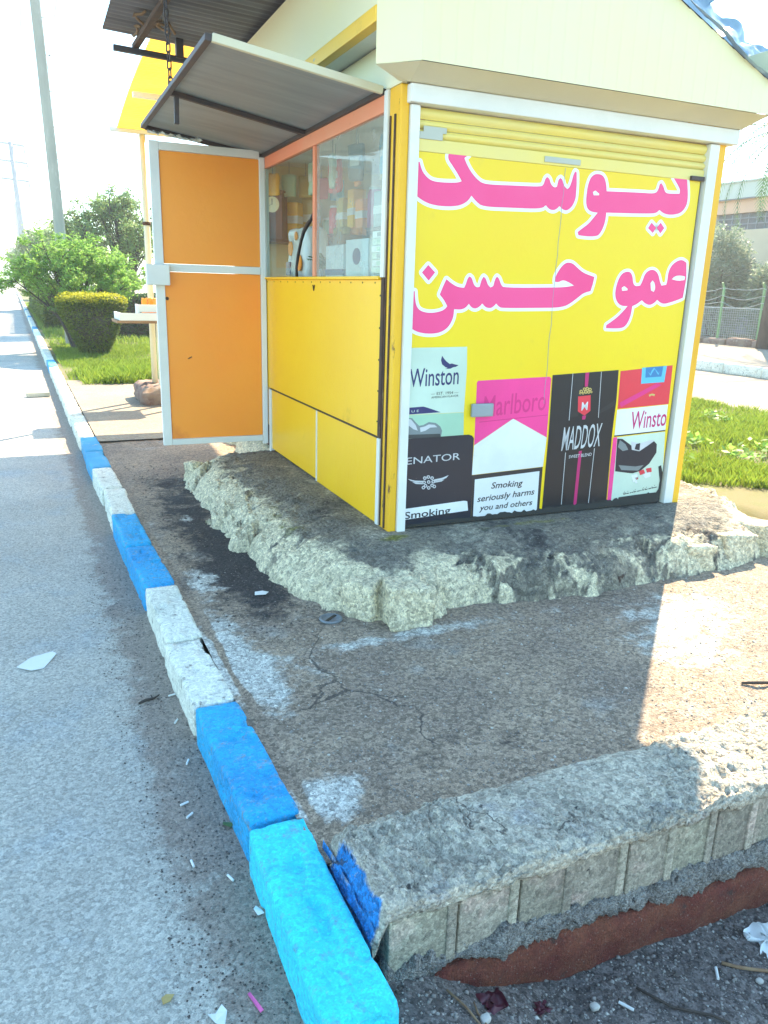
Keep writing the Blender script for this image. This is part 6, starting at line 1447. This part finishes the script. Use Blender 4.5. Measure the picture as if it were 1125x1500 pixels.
for y in np.arange(8.1, 26.5, .42):
    if lv0 is None: lv0 = bdx('window_bar', M['facade_d'], 28.10, 8.1 - .02, 4.41, 28.14, 8.1 + .02, 5.07); lv = lv0
    else: lv = lv0.copy(); COL.objects.link(lv); lv.location.y = y - 8.1
for z in (4.62, 4.85): bdx('window_rail', M['facade_d'], 28.06, 8.1, z, 28.09, 26.5, z + .04)
bdx('door', M['louvre'], 27.97, 17.0, .0, 28.02, 18.2, 2.2)

# ---------------------------------------------------------------- pebbles, litter
def pebbles(name, pts, smin, smax, mat, seed):
    r = np.random.default_rng(seed); N = len(pts)
    o = np.array([(1, 0, 0), (0, 1, 0), (-1, 0, 0), (0, -1, 0), (0, 0, .7), (0, 0, -.7)], float)
    f = np.array([(0, 1, 4), (1, 2, 4), (2, 3, 4), (3, 0, 4), (1, 0, 5), (2, 1, 5), (3, 2, 5), (0, 3, 5)])
    s = (smin + (smax - smin) * r.random((N, 1, 1)) ** 3)
    v = o[None] * r.uniform(.55, 1.2, (N, 6, 1)) * s
    a = r.uniform(0, 2 * PI, N); ca, sa = np.cos(a)[:, None], np.sin(a)[:, None]
    x = v[..., 0] * ca - v[..., 1] * sa; y = v[..., 0] * sa + v[..., 1] * ca
    v = np.stack([x, y, v[..., 2]], -1) + pts[:, None, :]
    F = (f[None] + (np.arange(N) * 6)[:, None, None]).reshape(-1, 3)
    return tag(np_mesh(name, v.reshape(-1, 3), F, mat, None, False), None, None, None, 'stuff')
r = np.random.default_rng(21)
M['pebble'] = pm('pebble_grey', (.34, .32, .29), (.18, .165, .15), 30, .8, .1); M['pebble_pale'] = pm('pebble_pale', (.58, .56, .50), (.42, .40, .36), 30, .8, .1); M['pebble_dk'] = pm('pebble_dark', (.06, .055, .052), (.12, .10, .085), 30, .8, .1)
def on(fn, x0, x1, y0, y1, n, p=1.0):
    x = r.uniform(x0, x1, n); y = y0 + (y1 - y0) * r.random(n) ** p; return np.stack([x, y, fn(x, y) + .001], 1)
pebbles('gravel', on(pave_z, .7, 3.4, 1.68, 3.0, 5200, 1.3), .0012, .0065, M['pebble'], 1)
pebbles('gravel', on(pave_z, .7, 3.4, 1.68, 3.2, 900, 1.3), .0015, .008, M['pebble_pale'], 2)
pebbles('gravel', on(pave_z, .7, 1.1, 3.0, 6.5, 900), .002, .012, M['pebble_dk'], 3)
pebbles('gravel', on(dirt_z, .62, 2.6, .75, 1.34, 5200), .0015, .009, M['pebble'], 4)
pebbles('gravel', on(dirt_z, .62, 2.6, .75, 1.34, 420), .0015, .008, M['pebble_pale'], 5)
pebbles('gravel', on(dirt_z, .62, 2.6, .75, 1.34, 1500), .0015, .010, M['pebble_dk'], 6)
rz2 = lambda x, y: road_z(x, y)
pg_ = on(rz2, .20, .455, 1.2, 4.5, 2600, 1.5); pebbles('gutter_grit', pg_, .0010, .0055, M['pebble_dk'], 7)
pebbles('gutter_grit', on(rz2, .15, .455, 1.2, 4.5, 1200, 1.5), .0010, .005, M['pebble'], 8)
pebbles('road_grit', on(rz2, -.55, .3, 1.2, 4.5, 1500, 1.5), .0008, .003, M['pebble_pale'], 9)

def scrap(name, label, cat, x, y, z, pts, mat, th=.0012, rz=0, curl=.004, group=None):
    bm_ = MB(); n = len(pts); zz_ = [curl * (.5 + .5 * math.sin(i * 2.1)) for i in range(n)]
    bm_.add([(a, b_, c) for (a, b_), c in zip(pts, zz_)] + [(a, b_, c + th) for (a, b_), c in zip(pts, zz_)], [tuple(range(n - 1, -1, -1)), tuple(range(n, 2 * n))] + [(i, (i + 1) % n, (i + 1) % n + n, i + n) for i in range(n)])
    o = bm_.build(name, mat); o.location = (x, y, z); o.rotation_euler = (0, 0, rz); return tag(o, label, cat, group)
rzz = lambda x, y: float(road_z(np.array([x]), np.array([y]))[0]) + .002
pzz = lambda x, y: float(pave_z(np.array([x]), np.array([y]))[0]) + .002
dzz = lambda x, y: float(dirt_z(np.array([x]), np.array([y]))[0]) + .003
scrap('paper_scrap', 'flat torn white card lying on the open asphalt', 'paper', -.045, 3.345, rzz(-.045, 3.345), [(-.085, -.02), (-.03, -.075), (.02, -.065), (.075, .055), (.06, .08), (-.02, .06), (-.035, .045)], M['tape'], .003)
scrap('paper_scrap', 'small white chip of card on the dark pavement near the plinth', 'paper', .965, 3.45, pzz(.965, 3.45) + .004, [(-.03, -.015), (.02, -.03), (.045, .005), (.02, .025), (-.02, .02)], M['tape'], .002)
scrap('paper_scrap', 'crumpled white paper corner at the bottom of the asphalt', 'paper', .272, 1.372, rzz(.272, 1.372), [(-.022, .012), (-.012, -.018), (.006, -.030), (.020, .004), (.012, .022), (-.005, .010)], M['tape'], .0015, 0, .008)
scrap('leaf', 'small dry yellow leaf on the asphalt near the bottom', 'leaf', .175, 1.463, rzz(.175, 1.463), [(-.016, -.006), (0, -.012), (.018, .0), (.004, .012), (-.010, .010)], M['leafdry'], .001, .4)
scrap('leaf', 'curled greenish leaf in the gutter beside the blue kerb joint', 'leaf', .448, 1.998, rzz(.448, 1.998), [(-.012, -.014), (.004, -.018), (.014, .004), (.004, .02), (-.012, .012)], M['palm'], .001, .9, .012)
scrap('plastic_strip', 'thin pink plastic strip at the bottom of the asphalt', 'plastic', .358, 1.374, rzz(.358, 1.374), [(-.004, -.030), (.005, -.029), (.002, .034), (-.006, .030)], M['straw_pink'], .0012, .2)
scrap('paper_scrap', 'ragged white paper scrap in the gutter beside the cyan kerb stone', 'paper', .438, 1.636, rzz(.438, 1.636), [(-.010, -.014), (.006, -.02), (.010, 0), (.004, .018), (-.008, .01)], M['tape'], .001, .3, .006)
mb = MB(); mb.box(-.15, -.05, 0, .15, .05, .06); o = mb.build('timber_block', M['lime'], None, False, .006); o.location = (.19, 11.9, .002); o.rotation_euler = (0, 0, .1); tag(o, 'pale block lying on the sunlit road far along the kerb', 'block')
for k, (x, y, a) in enumerate([(.41, 2.648, 1.0), (.398, 2.37, 1.15), (.349, 2.087, .7), (.315, 1.877, -1.5), (.345, 2.15, .3), (.43, 2.85, .2), (.40, 1.78, 1.9)]):
    mb = MB(); mb.tube([(-.014, 0, .0035), (.014, 0, .0035)], .0035, 8); o = mb.build('cigarette_end', M['tape'], None); o.location = (x, y, rzz(x, y)); o.rotation_euler = (0, 0, a)
    tag(o, 'white cigarette end ' + ('beside the joint of the white and blue kerb stones', 'beside the far half of the darker blue kerb stone', 'beside the near half of the darker blue kerb stone', 'farthest from the kerb, near the blue joint', 'beside the middle of the darker blue kerb stone', 'beside the nearest white kerb stone', 'right against the bright cyan kerb stone')[k], 'cigarette', 'cigarette ends in the gutter')
for k, (x, y, a) in enumerate([(1.62, 1.16, .9), (1.30, 1.17, 2.1)]):
    mb = MB(); mb.tube([(-.02, 0, .004), (.02, 0, .004)], .004, 8); o = mb.build('cigarette_end', M['tape'], None); o.location = (x, y, dzz(x, y)); o.rotation_euler = (0, 0, a)
    tag(o, ('longer white cigarette end on the dirt below the red footing, right of centre', 'white cigarette end on the dirt below the red footing, left of the longer one')[k], 'cigarette')
mb = MB(); mb.tube([(-.04, -.01, .004), (-.01, .002, .006), (.02, .006, .005), (.045, .03, .004)], [.004, .006, .005, .002], 6); mb.tube([(.015, .006, .005), (.012, .03, .009)], [.004, .002], 5); o = mb.build('twig', M['bark'], None, True); o.location = (.34, 2.84, rzz(.34, 2.84)); tag(o, 'short dark twig lying on the asphalt next to the white kerb', 'twig')
# round slotted metal cap by the plinth corner
cp = empty('inspection_cover', (1.185, 3.055, pzz(1.185, 3.055) - .004)); tag(cp, 'round grey metal cap with a slot set in the pavement by the plinth', 'cover')
mb = MB(); mb.lathe([(.0, 0), (.050, 0), (.054, .006), (.052, .013), (.044, .014), (.040, .010), (.0, .010)][1:], 28); mb.build('disc', M['iron'], cp, True)
mb = MB(); mb.box(-.007, -.040, .0102, .007, .040, .0125); o = mb.build('slot', M['black'], cp); o.rotation_euler = (0, 0, -.9)
# sticks, straws and plastic on the lower dirt
for k, (x0, y0, x1, y1, rr_, lb) in enumerate([(.80, 1.26, .90, 1.02, .003, 'dry straw lying on the dirt below the left end of the low wall'), (1.36, 1.20, 1.52, 1.02, .004, 'bent dark stick on the dirt in the middle of the bottom edge'), (1.66, 1.18, 1.86, 1.06, .005, 'thicker brown stick at the right of the dirt'), (.86, 1.23, .84, 1.07, .0025, 'thin straw next to the dark red plastic')]):
    mb = MB(); P = [Vector((x0, y0, 0)).lerp(Vector((x1, y1, 0)), t) + Vector((.006 * math.sin(9 * t + k), .004 * math.cos(7 * t), 0)) for t in np.linspace(0, 1, 6)]
    P = [Vector((p.x, p.y, dzz(p.x, p.y) + .004)) for p in P]; c = P[0].copy(); mb.tube([p - c for p in P], rr_, 6); o = mb.build('stick', M['wood' if k != 1 else 'bark'], None, True); o.location = c; tag(o, lb, 'stick')
def crumple(name, label, cat, x, y, z, s, mat, seed, n=10):
    mb = MB(); off = Vector((seed, seed * 2, 3))
    def fn(u, v):
        p = Vector(((u - .5) * s, (v - .5) * s * .7, 0)); q = mnoise.noise_vector(p / s * 4 + off) * s * .45; return (p.x + q.x, p.y + q.y, abs(q.z) + .002)
    mb.sheet(fn, n, n); o = mb.build(name, mat, None, True); o.location = (x, y, z); return tag(o, label, cat)
crumple('plastic_scrap', 'crumpled dark red plastic under the left part of the footing', 'plastic', .92, 1.235, dzz(.92, 1.235), .06, M['wine'], 1)
crumple('plastic_scrap', 'smaller dark red plastic shred beside the straw', 'plastic', 1.06, 1.225, dzz(1.06, 1.225), .04, M['wine'], 5)
crumple('plastic_scrap', 'twisted white plastic bag scrap at the right edge of the dirt', 'plastic', 1.88, 1.20, dzz(1.88, 1.20), .11, M['tape'], 9, 14)
crumple('plastic_scrap', 'white crumpled paper by the broken end of the cyan kerb stone', 'paper', .70, 1.06, dzz(.70, 1.06), .07, M['tape'], 13)
for k, (x, y, s) in enumerate([(.86, 1.18, .028), (1.03, 1.16, .022), (.98, 1.08, .018), (1.72, 1.10, .02), (1.22, 1.20, .025)]):
    o = rough_box('pebble_stone', s, s * .8, s * .7, M['pebble_pale'], None, 3, s * .12, 30, 300 + k, s * .3); o.location = (x, y, dzz(x, y) - .004)
    tag(o, ('largest pale stone on the dirt, by the dark red plastic', 'pale stone just in front of the smaller red plastic shred', 'pale stone nearest the bottom edge of the dirt', 'pale stone at the right by the brown stick', 'pale stone in the middle under the footing')[k], 'stone', 'pale stones below the footing')
mb = MB(); P = [(0, 0, 0), (.05, -.03, .006), (.10, -.045, .004), (.17, -.06, .006)]; mb.tube(P, [.005, .007, .006, .003], 6); o = mb.build('twig', M['bark'], None, True); o.location = (2.47, 1.89, pzz(2.47, 1.89) + .004); tag(o, 'dark twig on the sunlit pavement at the right edge', 'twig')

# ---------------------------------------------------------------- dusty air: far things pale with distance
mb = MB(); mb.box(-2600, -2600, -1.5, 2600, 2600, 19.0)
hz = mb.build('haze', [], None)
hm = bpy.data.materials.new('dusty_air'); hm.use_nodes = True
hm.node_tree.nodes.remove(hm.node_tree.nodes['Principled BSDF'])
pv = hm.node_tree.nodes.new('ShaderNodeVolumePrincipled')
pv.inputs['Color'].default_value = (.90, .96, 1.0, 1); pv.inputs['Density'].default_value = .0020; pv.inputs['Anisotropy'].default_value = .35
hm.node_tree.links.new(pv.outputs[0], hm.node_tree.nodes['Material Output'].inputs['Volume'])
hz.data.materials.append(hm); tag(hz, None, None, None, 'stuff')
